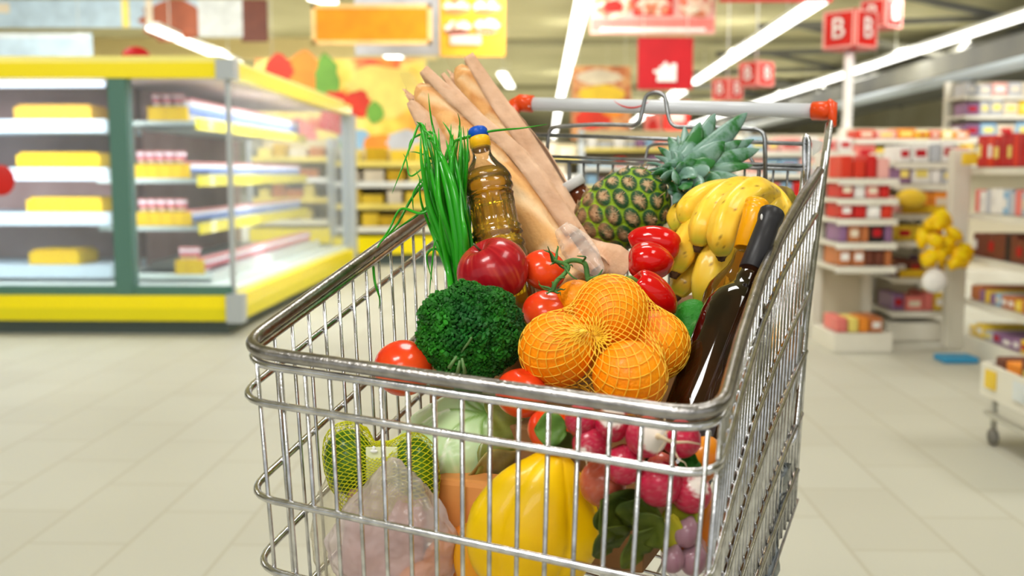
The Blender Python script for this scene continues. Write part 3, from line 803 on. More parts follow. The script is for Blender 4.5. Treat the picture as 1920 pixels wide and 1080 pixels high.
ZINC = metal('bright_zinc_wire', (222, 222, 224), .22, .15); RIMM = metal('worn_rim_steel', (176, 172, 170), .30, .3); DZ = metal('grey_zinc', (168, 170, 172), .36, .2)
ORG = mat('orange_plastic', (226, 74, 20), .35, coat=.2, sss=.05); GRIP = mat('grey_white_grip', (212, 215, 219), .32, coat=.25)
RUB = mat('black_rubber', (40, 40, 42), .6); CLR = film('milky_clip', (232, 232, 226), .3, .45, .4)
# corners in view-axis coordinates (x right, v down, d ahead)
FL, FR_, BR, BL = V((-.2543, .0566, .985)), V((.158, .0992, .81)), V((.435, -.169, 1.50)), V((-.002, -.219, 1.72))
DFL, DFR, DBL, DBR = V((.028, 1, .25)), V((-.041, 1, .25)), V((.035, 1, .107)), V((-.06, 1, .04))
DF, DB = .37, .47


def W3(p): return C3(p.x, p.y, p.z)


def lerp(a, b, t): return a + (b - a) * t


def front(s, h): return W3(lerp(FL + DFL * h, FR_ + DFR * h, s))
def left(t, h):
    a = lerp(FL, BL, t); d = lerp(DFL, DBL, min(1, t * 2)); return W3(a + d * h)
def right(t, h):
    a = lerp(FR_, BR, t) + V((-.017 * sin(pi * t), .0, 0)); d = lerp(DFR, DBR, min(1, t * 2)); return W3(a + d * h)
def back(s, h): return W3(lerp(BL + DBL * h, BR + DBR * h, s))


cart_base = V((.06, 1.3, 0))
cart = thing('shopping_trolley', 'steel wire shopping trolley full of groceries with a white and orange handle', 'shopping trolley', cart_base)
# rim: two tubes lying on each other
def ring(h, r=.045):
    c = [left(1.0, h)] + [left(t, h) for t in (.8, .6, .4, .2)] + [front(0, h)] + [front(1, h)] + [right(t, h) for t in (.2, .4, .6, .8, .98)]
    p = [V(x) for x in c]; out = []
    for i, q_ in enumerate(p):
        if i in (5, 6):
            a, b_ = p[i - 1], p[i + 1]; s, e = q_ + (a - q_).normalized() * r, q_ + (b_ - q_).normalized() * r
            for j in range(9):
                t = j / 8; out.append((1 - t) ** 2 * s + 2 * t * (1 - t) * q_ + t * t * e)
        else: out.append(q_)
    return out


q = MB(); q.tube(ring(0), .0062, 12); q.build('basket_rim', RIMM, cart)
q = MB(); q.tube(ring(.0115), .0040, 8); q.build('rim_wire', ZINC, cart)
ROWS = [.0458, .140, .213, .29, .36]
# front panel: uprights and cross wires
q = MB()
for i in range(17):
    s = .048 + .934 * i / 16; q.tube([front(s, .0105), front(s + .0005, DF)], .0021, 8)
q.build('front_grid', ZINC, cart)
HB = lambda t: lerp(V((DF, 0, 0)), V((DB, 0, 0)), t).x
for k, h in enumerate(ROWS):
    q = MB(); ex = lambda t: h * (1 + .12 * t)
    pts = [left(t, ex(t)) for t in (.98, .8, .6, .4, .2)] + [front(0, h), front(1, h)] + [right(t, ex(t)) for t in (.2, .4, .6, .8, .93)]
    o2 = []
    mid_ = front(.5, h) * .5 + back(.5, h) * .5
    pts = [x + (V((x.x - mid_.x, x.y - mid_.y, 0))).normalized() * .0052 if 5 <= i <= 6 else x + (V((x.x - lerp(front(.5, h), mid_, .9).x, 0, 0)).normalized() * .0048) for i, x in enumerate(pts)]
    for i, q_ in enumerate(pts):
        if i in (5, 6):
            a, b_ = pts[i - 1], pts[i + 1]; s, e = q_ + (a - q_).normalized() * .035, q_ + (b_ - q_).normalized() * .035
            for j in range(7):
                t = j / 6; o2.append((1 - t) ** 2 * s + 2 * t * (1 - t) * q_ + t * t * e)
        else: o2.append(q_)
    q.tube(o2, .0036, 8); q.build('hoop_wire', ZINC, cart)
q = MB()
for i in range(23):
    t = .0385 + .0425 * i; q.tube([left(t, .0105), left(t, HB(t))], .0019, 8)
q.build('side_grid', ZINC, cart)
q = MB()
for i in range(29):
    t = .03 + .0335 * i; q.tube([right(t, .0105), right(t, HB(t))], .0025, 8)
q.build('side_grid', ZINC, cart)
# basket floor
q = MB()
for i in range(19):
    t = i / 18; q.tube([left(t, HB(t)), right(t, HB(t))], .002, 6)
for i in range(11):
    s = i / 10; q.tube([lerp(left(0, DF), right(0, DF), s), lerp(left(1, DB), right(1, DB), s)], .002, 6)
q.build('basket_floor', ZINC, cart)
# rear gate with the child seat wires
gd = lambda px: 1.70 - (px - 988) / (1510 - 988) * .21            # depth of the gate along its width
G = lambda x, y, o=0.0: P(x, y, gd(x) + o)
q = MB()
pts = [G(1024, 300, -.01), G(1030, 238, -.01), G(1120, 233, -.01), G(1198, 235, -.01), G(1206, 200, -.01), G(1211, 178, -.01), G(1229, 172, -.01), G(1247, 178, -.01), G(1250, 200, -.01), G(1257, 238, -.01), G(1330, 239, -.01), G(1434, 243, -.01), G(1435, 345, -.01)]
q.tube(round_path(pts, .016, 6), .0032, 8); q.build('seat_loop_wire', DZ, cart)
q = MB(); q.tube([G(960, 251), G(1200, 259), G(1512, 270)], .0030, 8); q.build('gate_top_wire', DZ, cart)
q = MB(); q.tube([G(1022, 293), G(1230, 301), G(1512, 311)], .0026, 8); q.tube([G(1022, 301), G(1230, 309), G(1514, 318)], .0028, 8); q.build('gate_double_wire', DZ, cart)
q = MB(); q.tube(round_path([G(1210, 310, .01), G(1211, 290, .01), G(1216, 274, .01), G(1232, 270, .01), G(1330, 272, .01), G(1400, 285, .01), G(1420, 318, .01)], .012, 5), .0024, 8); q.build('seat_flap_wire', DZ, cart)
q = MB()
for x in (1037, 1067, 1094, 1121, 1149, 1177, 1205, 1232, 1260, 1287, 1314, 1342, 1370, 1397, 1424, 1451, 1478):
    k = (x - 1022) / (1512 - 1022); q.tube([G(x, 300 + 12 * k), G(x - 8 + (1270 - x) * .08, 560 + 60 * k)], .0019 if x not in (1067, 1424) else .0032, 6)
for y in (380, 450, 530): q.tube([G(1030, y), G(1250, y + 8), G(1495, y + 20)], .0026, 6)
q.build('gate_grid', DZ, cart)
q = MB(); q.tube(round_path([G(1509, 372), G(1508, 300), G(1508, 262), G(1512, 252), G(1517, 262), G(1516, 300), G(1513, 372), G(1500, 560)], .004, 4), .0033, 8); q.build('gate_hinge_wire', ZINC, cart)
q = MB(); q.tube([G(1506, 320), G(1490, 470), G(1475, 620)], .0030, 8); q.build('gate_edge_wire', ZINC, cart)
q = MB(); pl = [P(1522, 262, 1.49), P(1543, 266, 1.50), P(1541, 280, 1.50), P(1524, 292, 1.49)]
q.hexa(pl, [p + V((.001, .003, 0)) for p in pl]); q.build('hinge_clip', CLR, cart)
# handle
hl, hr = P(996, 195, 1.775), P(1530, 208, 1.60)
q = MB(); q.tube([hl, hr], .0112, 20); hb = q.build('handle_grip', GRIP, cart)
ax = (hr - hl).normalized(); vw = ((hl + hr) / 2 - _c).normalized(); hup = ax.cross(vw).normalized()
if hup.z < 0: hup = -hup
# red swoosh printed on the grip
q = MB(); mid = lerp(hl, hr, .36); pts = []
for k in range(13):
    t = k / 12; x = -.022 + .058 * t; y = .0085 - .0105 * math.sin(pi * t) ** .8
    rr = .0115; ang = math.asin(max(-.95, min(.95, y / rr)))
    pts.append(mid + ax * x + hup * (rr * sin(ang)) - vw * (rr * cos(ang)))
q.tube(pts, [.0003 + .0011 * math.sin(pi * k / 12) for k in range(13)], 6); q.build('red_swoosh', mat('red_print', (222, 50, 40), .4), hb)
q = MB(); q.tube([lerp(hl, hr, -.004), lerp(hl, hr, .004)], .0122, 18); q.tube([lerp(hl, hr, .985), lerp(hl, hr, .998)], .0120, 18); q.build('grip_ring', mat('clear_ring', (226, 226, 228), .3), hb)
# orange end pieces
q = MB(); pts = [P(1000, 195, 1.775), P(975, 193, 1.782), P(966, 198, 1.785), P(955, 214, 1.775), P(951, 221, 1.772)]
q.tube(pts, [.0142, .0146, .0138, .0128, .0112], 8); q.build('handle_end_cap', ORG, cart)
q = MB(); pts = [P(1523, 208, 1.60), P(1543, 208, 1.592), P(1556, 207, 1.588)]
q.tube(pts, [.0138, .0142, .0142], 8); q.tube([P(1552, 193, 1.588), P(1560, 197, 1.585), P(1561, 236, 1.575)], [.0075, .0085, .006], 8)
q.build('handle_end_cap', ORG, cart)
# right hand handle bracket: two tubes joined by a U at the bottom
q = MB()
pts = [P(1561, 218, 1.582), P(1556, 240, 1.57), P(1545, 330, 1.53), P(1512, 600, 1.47), P(1493, 795, 1.43), P(1486, 826, 1.425), P(1477, 829, 1.425), P(1473, 810, 1.425)]
q.tube(smooth_path(pts, 5), .0046, 10); q.build('handle_bracket', ZINC, cart)
q = MB()
pts = [P(1555, 232, 1.578), P(1545, 300, 1.54), P(1530, 400, 1.50), P(1500, 620, 1.44), P(1468, 850, 1.40), P(1462, 905, 1.395)]
q.tube(smooth_path(pts, 5), .0050, 10); q.build('handle_bracket', ZINC, cart)
# left hand bracket (behind the bread)
q = MB(); q.tube(smooth_path([P(952, 219, 1.775), P(958, 300, 1.74), P(962, 420, 1.70), P(975, 620, 1.64)], 5), .0048, 10); q.build('handle_bracket', ZINC, cart)
# frame under the basket, wheels
def gnd(p, z): return V((p.x, p.y, z))


bfl, bfr, bbl, bbr = left(0, DF), right(0, DF), left(1, DB), right(1, DB)
q = MB()
q.tube(smooth_path([P(1462, 895, 1.40), P(1456, 960, 1.42), P(1440, 1080, 1.46), gnd(bbr + V((-.01, -.02, 0)), .16)], 6), .0105, 12); q.build('frame_tube', DZ, cart)
q = MB(); q.tube(smooth_path([P(975, 620, 1.64), bbl, gnd(bbl + V((0, -.02, 0)), .16)], 6), .0105, 12); q.build('frame_tube', DZ, cart)
# crumpled grey plate and mesh pocket at the rear right corner
q = MB(); n1, n2 = 10, 26; vs = []; rnd = random.Random(3)
for j in range(n2):
    for i in range(n1):
        s = i / (n1 - 1); t = j / (n2 - 1)
        y = 868 + 250 * t; xl = 1438 - 62 * t; xr = 1470 - 20 * t + 7 * sin(t * 9 + 1) * (1 - t)
        x = xl + (xr - xl) * s + 2.2 * sin(j * 1.9 + i * 2.3)
        vs.append(P(x, y - 18 * (1 - s), 1.385 + .012 * sin(i * 2.1 + j * .7) - .05 * t * (1 - s)))
fs = [(j * n1 + i, j * n1 + i + 1, (j + 1) * n1 + i + 1, (j + 1) * n1 + i) for j in range(n2 - 1) for i in range(n1 - 1)]
q.add(vs, fs); pk = q.build('corner_plate', metal('dull_plate', (150, 156, 160), .45, .8), cart)
md = pk.modifiers.new('thick', 'SOLIDIFY'); md.thickness = .004
q = MB(); q.tube([P(1432, 1000, 1.385), P(1458, 999, 1.385)], .0042, 8); q.build('frame_peg', RUB, cart)
q = MB()
q.tube(round_path([gnd(bbl, .17), gnd(bbl, .16), gnd(bfl + V((.05, 0, 0)), .16), gnd(bfr + V((-.02, 0, 0)), .16), gnd(bbr, .16), gnd(bbr, .17)], .05, 6), .0105, 12); q.build('base_frame', DZ, cart)
q = MB(); q.tube([bfl + V((.02, .05, 0)), gnd(bfl + V((.08, .12, 0)), .165)], .009, 10); q.tube([bfr + V((0, .05, 0)), gnd(bfr + V((0, .12, 0)), .165)], .009, 10)
q.build('front_strut', DZ, cart)
q = MB()
for i in range(9):
    s = i / 8; a, b_ = gnd(lerp(bfl, bfr, s), .17), gnd(lerp(bbl, bbr, s), .17); q.tube([lerp(a, b_, .05), b_], .002, 6)
q.build('lower_rack', ZINC, cart)
for p in (bfl + V((.06, .04, 0)), bfr + V((-.03, .04, 0)), bbl + V((.01, -.03, 0)), bbr + V((-.03, -.03, 0))):
    q = MB(); q.tube([gnd(p, .155), gnd(p, .125)], .012, 10); q.box(gnd(p, .12), (.035, .05, .01)); q.box(gnd(p + V((-.016, .01, 0)), .09), (.003, .04, .07)); q.box(gnd(p + V((.016, .01, 0)), .09), (.003, .04, .07))
    cs = q.build('castor', DZ, cart)
    q = MB(); q.lathe([(.0, -.012), (.05, -.012), (.0595, -.008), (.06, 0), (.0595, .008), (.05, .012), (0, .012)], 28, gnd(p + V((0, .012, 0)), .06), frame((1, 0, 0))); q.build('wheel', RUB, cs)
# ================================================================== groceries
def px(n, d): return n * d / FPX


def aim(p_from, p_to): return (V(p_to) - V(p_from)).normalized()


def nz(v, s=1.0, o=0.0): return NZ.noise(V(v) * s + V((o, o, o)))


CAMDIR = -_f
RIGHT = V((1, 0, 0)); UPV = _u


def vframe(ax2d, tip=0.0):
    """frame whose z axis runs along the picture direction ax2d (dx right, dy up) tipped towards the viewer by tip"""
    a = (RIGHT * ax2d[0] + UPV * ax2d[1]).normalized() * cos(tip) - _f * sin(tip)
    return frame(a, -_f)


def put(mb, name, mats, label, cat, c, group=None):
    return solo(mb, name, mats, label, cat, group, at=V(c))


def tinted(name, col, glass, body, bend=0):
    """clear tinted plastic or liquid: tinted see-through, mirror at grazing angles, a little body colour"""
    m = bpy.data.materials.new(name); m.use_nodes = True; nt = m.node_tree; b = nt.nodes['Principled BSDF']
    b.inputs['Base Color'].default_value = (*lin(col), 1); b.inputs['Roughness'].default_value = .06
    out = nt.nodes['Material Output']; t = nt.nodes.new('ShaderNodeBsdfTransparent'); t.inputs[0].default_value = (*lin(glass), 1)
    rf = nt.nodes.new('ShaderNodeBsdfRefraction'); rf.inputs[0].default_value = (*lin(glass), 1); rf.inputs['IOR'].default_value = bend or 1.06; rf.inputs['Roughness'].default_value = 0
    gl = nt.nodes.new('ShaderNodeBsdfGlossy'); gl.inputs['Roughness'].default_value = .05
    m1 = nt.nodes.new('ShaderNodeMixShader'); m1.inputs[0].default_value = body; nt.links.new((rf if bend else t).outputs[0], m1.inputs[1]); nt.links.new(b.outputs[0], m1.inputs[2])
    lw = nt.nodes.new('ShaderNodeFresnel'); lw.inputs[0].default_value = 1.42
    m2 = nt.nodes.new('ShaderNodeMixShader'); nt.links.new(lw.outputs[0], m2.inputs[0]); nt.links.new(m1.outputs[0], m2.inputs[1]); nt.links.new(gl.outputs[0], m2.inputs[2])
    nt.links.new(m2.outputs[0], out.inputs[0]); return m


def fgrid(x, y):
    """depth at which the view ray through a picture point meets the front grid"""
    n_ = (FR_ - FL).cross(DFL + DFR); r = V(((x - 960) / FPX, (y - 540) / FPX, 1)); return n_.dot(FL) / n_.dot(r)


def keep(x, y, d, r):
    """depth that keeps a round thing of r picture pixels behind the front grid"""
    for _ in range(3): d = max(d, fgrid(x, y) + r * d / FPX + .006)
    return d


# ---------- tomatoes
TOM = mat('tomato_skin', (222, 44, 18), .22, col2=(232, 78, 28), nscale=14, coat=.3, sss=.08, sssr=.005)
VINE = mat('tomato_vine', (58, 104, 52), .6, col2=(84, 132, 62), nscale=90, bump=.5, bscale=300)


def tomato(px_, py_, d, r, rz, ax, tip, label, lobes=5, name='tomato', m=TOM, dep=.12, group=None):
    d = keep(px_, py_, d, r); c = P(px_, py_, d); q = MB(); fr = vframe(ax, tip)
    def fn(v):
        a = math.atan2(v.y, v.x); s = max(0, v.z)
        k = 1 + .02 * math.cos(lobes * a) * (1 - abs(v.z)) * 2 * s + .008 * nz(v, 2, px_)
        return k * (1 - dep * math.exp(-((1 - v.z) / .05)))
    q.ball(c, (px(r, d), px(r, d), px(rz, d)), fr, 48, 32, fn)
    o = put(q, name, m, label, 'tomato', c, group); return o, c, fr


def calyx(parent, at, fr, s, n=5, seed=1):
    rnd = random.Random(seed); q = MB()
    for k in range(n):
        a = 2 * pi * k / n + rnd.uniform(-.3, .3); L = s * rnd.uniform(.8, 1.3)
        pts = [at + fr @ V((cos(a) * L * t, sin(a) * L * t, s * (.12 + .35 * t * t * rnd.uniform(-.2, 1.2) + .1 * sin(3 * t)))) for t in (0, .3, .6, .85, 1)]
        q.tube(smooth_path(pts, 3), [s * .11 * (1 - .85 * (i / 12) ** 1.5) for i in range(13)], 6)
    return q.build('calyx', VINE, parent)


t1, c1_, f1 = tomato(1020, 506, 1.20, 42, 36, (.35, .9), .6, 'upper tomato of the vine pair between the red apple and the oranges')
t2, c2_, f2 = tomato(1026, 584, 1.15, 47, 38, (.1, .95), .45, 'lower tomato of the vine pair, beside the netted oranges')
calyx(t1, P(1040, 492, 1.158), vframe((.5, .6), .7), .017, 5, 3)
calyx(t2, P(1037, 548, 1.122), vframe((.2, .8), .5), .014, 5, 8)
q = MB()
for pts, r0, r1 in (([P(1040, 490, 1.152), P(1057, 494, 1.135), P(1066, 502, 1.13), P(1056, 516, 1.125), P(1043, 528, 1.12), P(1036, 546, 1.12)], .0022, .0026),
                ([P(1057, 494, 1.135), P(1075, 488, 1.13), P(1096, 494, 1.13), P(1101, 516, 1.13), P(1103, 526, 1.13)], .0026, .0030),
                ([P(1058, 500, 1.13), P(1070, 516, 1.12), P(1082, 524, 1.12)], .0014, .0006), ([P(1103, 522, 1.13), P(1120, 518, 1.12), P(1130, 505, 1.12)], .0018, .0005),
                ([P(1090, 492, 1.13), P(1098, 482, 1.12), P(1082, 480, 1.12)], .0014, .0005), ([P(1036, 490, 1.15), P(1032, 476, 1.14), P(1027, 462, 1.13)], .0016, .0004),
                ([P(1037, 546, 1.12), P(1020, 542, 1.11), P(1010, 533, 1.105)], .0012, .0004), ([P(1045, 522, 1.12), P(1060, 520, 1.12)], .0015, .0006)):
    pp = smooth_path(pts, 5); q.tube(pp, [r0 + (r1 - r0) * i / (len(pp) - 1) for i in range(len(pp))], 7)
q.build('vine_stem', VINE, t1)
tomato(756, 690, 1.10, 55, 52, (.15, 1), .5, 'large tomato at the left end of the trolley beside the green broccoli', 4, dep=.05)
tomato(978, 737, 1.04, 50, 46, (.2, 1), .3, 'tomato behind the front rim below the broccoli')
tomato(1032, 806, .99, 44, 40, (.3, .8), .2, 'small tomato with a leaf on it, beside the radishes', 5)

# ---------- apple
AP = mat('apple_skin', (255, 255, 255), .24, attr=True, coat=.25, sss=.08, sssr=.005)
c = P(925, 511, 1.18); fr = vframe((-.45, .8), .35); q = MB()
def afn(v):
    a = math.atan2(v.y, v.x)
    return (1 - .28 * math.exp(-((1 - v.z) / .045)) - .18 * math.exp(-((1 + v.z) / .04)) + .03 * math.cos(5 * a) * max(0, -v.z) ** 2) * (1 + .05 * v.z)
def acol(v):
    a = math.atan2(v.y, v.x); st = nz(V((cos(a) * 9, sin(a) * 9, v.z * .8)), 1, 3); k = max(0, min(1, .30 + .6 * st + .25 * nz(v, 1.5, 1)))
    b = max(0, nz(v, 1.3, 7)) * .8
    r1, r2, y = lin((150, 12, 26)), lin((196, 40, 44)), lin((226, 150, 84))
    col = [r1[i] * (1 - k) + r2[i] * k for i in range(3)]
    bb = b * max(0, st + .2) ; return tuple(col[i] * (1 - bb) + y[i] * bb for i in range(3))
q.ball(c, (px(69, 1.18), px(67, 1.18), px(62, 1.18)), fr, 96, 64, afn, acol)
ap = put(q, 'apple', AP, 'dark red streaked apple behind the broccoli and below the oil bottle', 'apple', c)
q = MB(); q.tube([c + fr @ V((0, 0, px(46, 1.18))), c + fr @ V((.003, 0, px(66, 1.18)))], .0014, 6); q.build('stem', mat('apple_stem', (92, 66, 40), .7), ap)

# ---------- red peppers
RP = mat('red_pepper_skin', (196, 6, 16), .14, col2=(214, 18, 12), nscale=9, coat=.4, sss=.03, sssr=.004)
def pepper(name, px_, py_, d, rx, rl, ax, tip, label, lobes=3, m=RP, ph=0, amp=.09, cat='pepper', stem=True, peak=0.0, taper=.12, dimple=.45):
    c = P(px_, py_, d); fr = vframe(ax, tip); q = MB()
    def fn(v):
        a = math.atan2(v.y, v.x); s = math.sqrt(max(0, 1 - v.z * v.z))
        groove = abs(math.sin(lobes * (a + ph) / 2)) ** .6
        k = 1 - amp * 2 * (1 - groove) * s ** .5
        r_ = k * (1 - taper * -v.z if False else 1 + taper * v.z) + .015 * nz(v, 2.2, px_)
        zz = 1 - dimple * math.exp(-((1 - v.z) / .10)) + peak * max(0, v.z) ** 3
        return (r_, r_, zz * (1 + .02 * math.cos(lobes * a)))
    q.ball(c, (px(rx, d), px(rx, d), px(rl, d)), fr, 72, 44, fn)
    o = put(q, name, m, label, cat, c)
    if stem:
        q = MB(); s0 = c + fr @ V((0, 0, px(rl * .52, d))); q.tube([s0, c + fr @ V((0, 0, px(rl * .9, d))), c + fr @ V((.004, 0, px(rl * 1.02, d)))], [.004, .0028, .0034], 8)
        q.build('stem', mat('pepper_stem', (104, 132, 60), .5), o)
    return o, c, fr


pepper('red_pepper', 1229, 456, 1.30, 34, 52, (1, -.25), .1, 'upper red pepper wedged between the pineapple and the bananas', 3, ph=.3, stem=False, dimple=.15, amp=.05)
pepper('red_pepper', 1219, 490, 1.24, 38, 45, (-1, .1), .1, 'glossy lobed red pepper in the middle of the three red ones', 3, ph=1.5, stem=False, dimple=.15, amp=.08)
pepper('red_pepper', 1222, 552, 1.17, 37, 58, (-.72, .55), .25, 'lowest red pepper with its stem end against the netted oranges', 4, ph=.5, amp=.06, taper=.08)
# ---------- netted oranges
OR = mat('orange_peel', (255, 138, 0), .42, col2=(255, 156, 4), nscale=22, bump=.55, bscale=330, coat=.06, sss=.06, sssr=.006)
OL = [(1146, 586, 1.08, 70, 'uppermost orange in the yellow net bag'), (1044, 656, 1.05, 70, 'leftmost orange in the yellow net bag'),
      (1180, 708, 1.03, 70, 'lowest orange in the net bag just above the front rim'), (1226, 648, 1.10, 66, 'rightmost orange in the net bag, beside the wine bottle'),
      (1082, 566, 1.15, 42, 'small orange mostly hidden behind the lower vine tomato'), (1130, 650, 1.16, 60, 'orange in the net hidden behind the others')]
spheres = []
for i, (x, y, d, r, lab) in enumerate(OL):
    c = P(x, y, d); R_ = px(r, d); q = MB()
    q.ball(c, R_, vframe((.3, .9), .3 * i), 48, 32, lambda v: (1 - .05 * math.exp(-((1 - v.z) / .02))) * (1 + .012 * nz(v, 1.6, i)))
    put(q, 'orange', OR, lab, 'orange', c, 'oranges in the yellow net bag'); spheres.append((c, R_))


def net(center, pole, spheres, nstr, r, m, name, label, cat, twist=2.2, NT=90, extra=.0012, pinch=.35, end=pi * .97, relax=60, tail=None, power=1.0):
    fr = frame(pole); NP = nstr * 4
    grid = []
    for i in range(NT + 1):
        th = end * i / NT; row = []
        for j in range(NP):
            a = 2 * pi * j / NP; u = fr @ V((sin(th) * cos(a), sin(th) * sin(a), cos(th))); best = 0
            for (c, R_) in spheres:
                o = c - center; b = o.dot(u); disc = b * b - (o.length_squared - (R_ + extra) ** 2)
                if disc > 0: best = max(best, b + math.sqrt(disc))
            row.append(best)
        grid.append(row)
    orig = [r_[:] for r_ in grid]; av = sum(map(sum, grid)) / (len(grid) * NP)
    for i in range(NT + 1):
        for j in range(NP):
            if grid[i][j] == 0: grid[i][j] = av * .6
    for it in range(relax):
        ng = []
        for i in range(NT + 1):
            row = []
            for j in range(NP):
                u_ = grid[max(i - 1, 0)][j]; dn = grid[min(i + 1, NT)][j]; l = grid[i][(j - 1) % NP]; r2 = grid[i][(j + 1) % NP]
                row.append(max(orig[i][j], (u_ + dn + l + r2) / 4))
            ng.append(row)
        grid = ng
    pr = sum(orig[0]) / NP
    if pinch: pr = grid[0][0] * 1.02
    def S(th, a):
        f = th / end * NT; i = min(int(f), NT - 1); fi = f - i; g = (a / (2 * pi) * NP) % NP; j = int(g); fj = g - j
        v = (grid[i][j % NP] * (1 - fj) + grid[i][(j + 1) % NP] * fj) * (1 - fi) + (grid[i + 1][j % NP] * (1 - fj) + grid[i + 1][(j + 1) % NP] * fj) * fi
        return center + (fr @ V((sin(th) * cos(a), sin(th) * sin(a), cos(th)))) * v
    q = MB()
    for s in (1, -1):
        for k in range(nstr):
            a0 = 2 * pi * k / nstr; pts = []
            for i in range(NT * 2 + 1):
                f = i / (NT * 2); th = .02 + (end - .04) * f ** power
                tri = abs(((f * twist * 6 + (0 if s > 0 else 1)) % 2) - 1) * 2 - 1           # zig-zag between neighbours
                a = a0 + (2 * pi / nstr) * (.5 + .5 * tri)
                pts.append(S(th, a))
            q.tube(pts, r, 4, cap=False)
    o = put(q, name, m, label, cat, center)
    return o, S, fr


NETM = mat('yellow_net', (255, 206, 60), .4, coat=.3)
oc = P(1140, 650, 1.10); pk = P(1088, 612, 1.0)
onet, S_, nfr = net(oc, pk - oc, spheres[:4] + spheres[5:], 25, .00045, NETM, 'net_bag', 'yellow net bag stretched over the oranges and gathered into a knot', 'net bag', twist=4.2, power=1.0)
q = MB(); rnd = random.Random(2)
for k in range(26):
    a = 2 * pi * k / 26; p1_ = S_(.30, a); p0_ = S_(.0, a) - (pk - oc).normalized() * .004
    q.tube([p0_, p0_ * .6 + p1_ * .4 - _f * .001, p1_ - _f * .0006], .0006, 4)
q.ball(S_(0, 0) - _f * -.002, (.007, .006, .006), None, 12, 8, lambda v: 1 + .3 * nz(v, 5)); q.build('knot', NETM, onet)

# ---------- broccoli
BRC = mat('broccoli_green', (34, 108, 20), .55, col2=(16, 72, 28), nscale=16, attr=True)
BST = mat('broccoli_stalk', (116, 150, 96), .5, col2=(84, 124, 70), nscale=30)
c = P(885, 622, 1.12); rnd = random.Random(11)
br_ = thing('broccoli', 'dark green curly head of broccoli at the left of the pile', 'broccoli', c)
ico = bmesh.new(); bmesh.ops.create_icosphere(ico, subdivisions=1, radius=1); iv = [v.co.copy() for v in ico.verts]; jf = [tuple(v.index for v in f.verts) for f in ico.faces]; ico.free()
heads = [(-.50, .30, .50), (-.10, .52, .50), (.35, .42, .50), (-.55, -.18, .48), (-.1, .0, .66), (.42, -.02, .56), (-.25, -.45, .46), (.22, -.48, .46), (.62, .2, .38), (0, .3, .5), (-.68, .08, .32), (.6, -.36, .34)]
RB = px(98, 1.12)
for hi, (hx, hy, hr_) in enumerate(heads):
    hz = math.sqrt(max(.05, 1 - hx * hx - hy * hy)) * .42
    hc = c + RIGHT * hx * RB * .95 + UPV * hy * RB * .84 - _f * hz * RB
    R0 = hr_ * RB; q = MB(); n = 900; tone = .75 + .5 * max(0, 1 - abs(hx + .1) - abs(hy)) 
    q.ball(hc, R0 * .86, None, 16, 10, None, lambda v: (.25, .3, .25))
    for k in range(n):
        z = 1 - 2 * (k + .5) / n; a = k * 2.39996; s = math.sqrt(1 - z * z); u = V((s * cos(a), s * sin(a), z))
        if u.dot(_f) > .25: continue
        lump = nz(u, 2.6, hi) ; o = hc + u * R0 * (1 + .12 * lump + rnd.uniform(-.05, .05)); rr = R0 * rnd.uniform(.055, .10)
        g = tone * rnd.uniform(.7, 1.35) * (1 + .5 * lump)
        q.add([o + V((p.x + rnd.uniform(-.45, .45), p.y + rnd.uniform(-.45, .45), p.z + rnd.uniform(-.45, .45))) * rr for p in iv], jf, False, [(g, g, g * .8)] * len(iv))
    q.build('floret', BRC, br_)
q = MB(); q.tube(smooth_path([P(870, 690, 1.10), P(862, 668, 1.075), P(880, 640, 1.055), P(884, 632, 1.052)], 4), [.0012] * 12 + [.0006], 6)
q.tube(smooth_path([c + V((0, 0, -.01)), c + V((-.004, .02, -.05)), c + V((-.005, .03, -.075))], 4), [.022, .021, .02, .02, .018, .017, .016, .015, .015], 12); q.build('stalk', BST, br_)
q = MB()
for (x, y, x2, y2) in ((842, 690, 856, 668), (872, 700, 866, 672), (858, 698, 862, 676)): q.tube([P(x, y, 1.06), P(x2, y2, 1.055)], [.0022, .0012], 6)
q.build('leaf_stub', BST, br_)

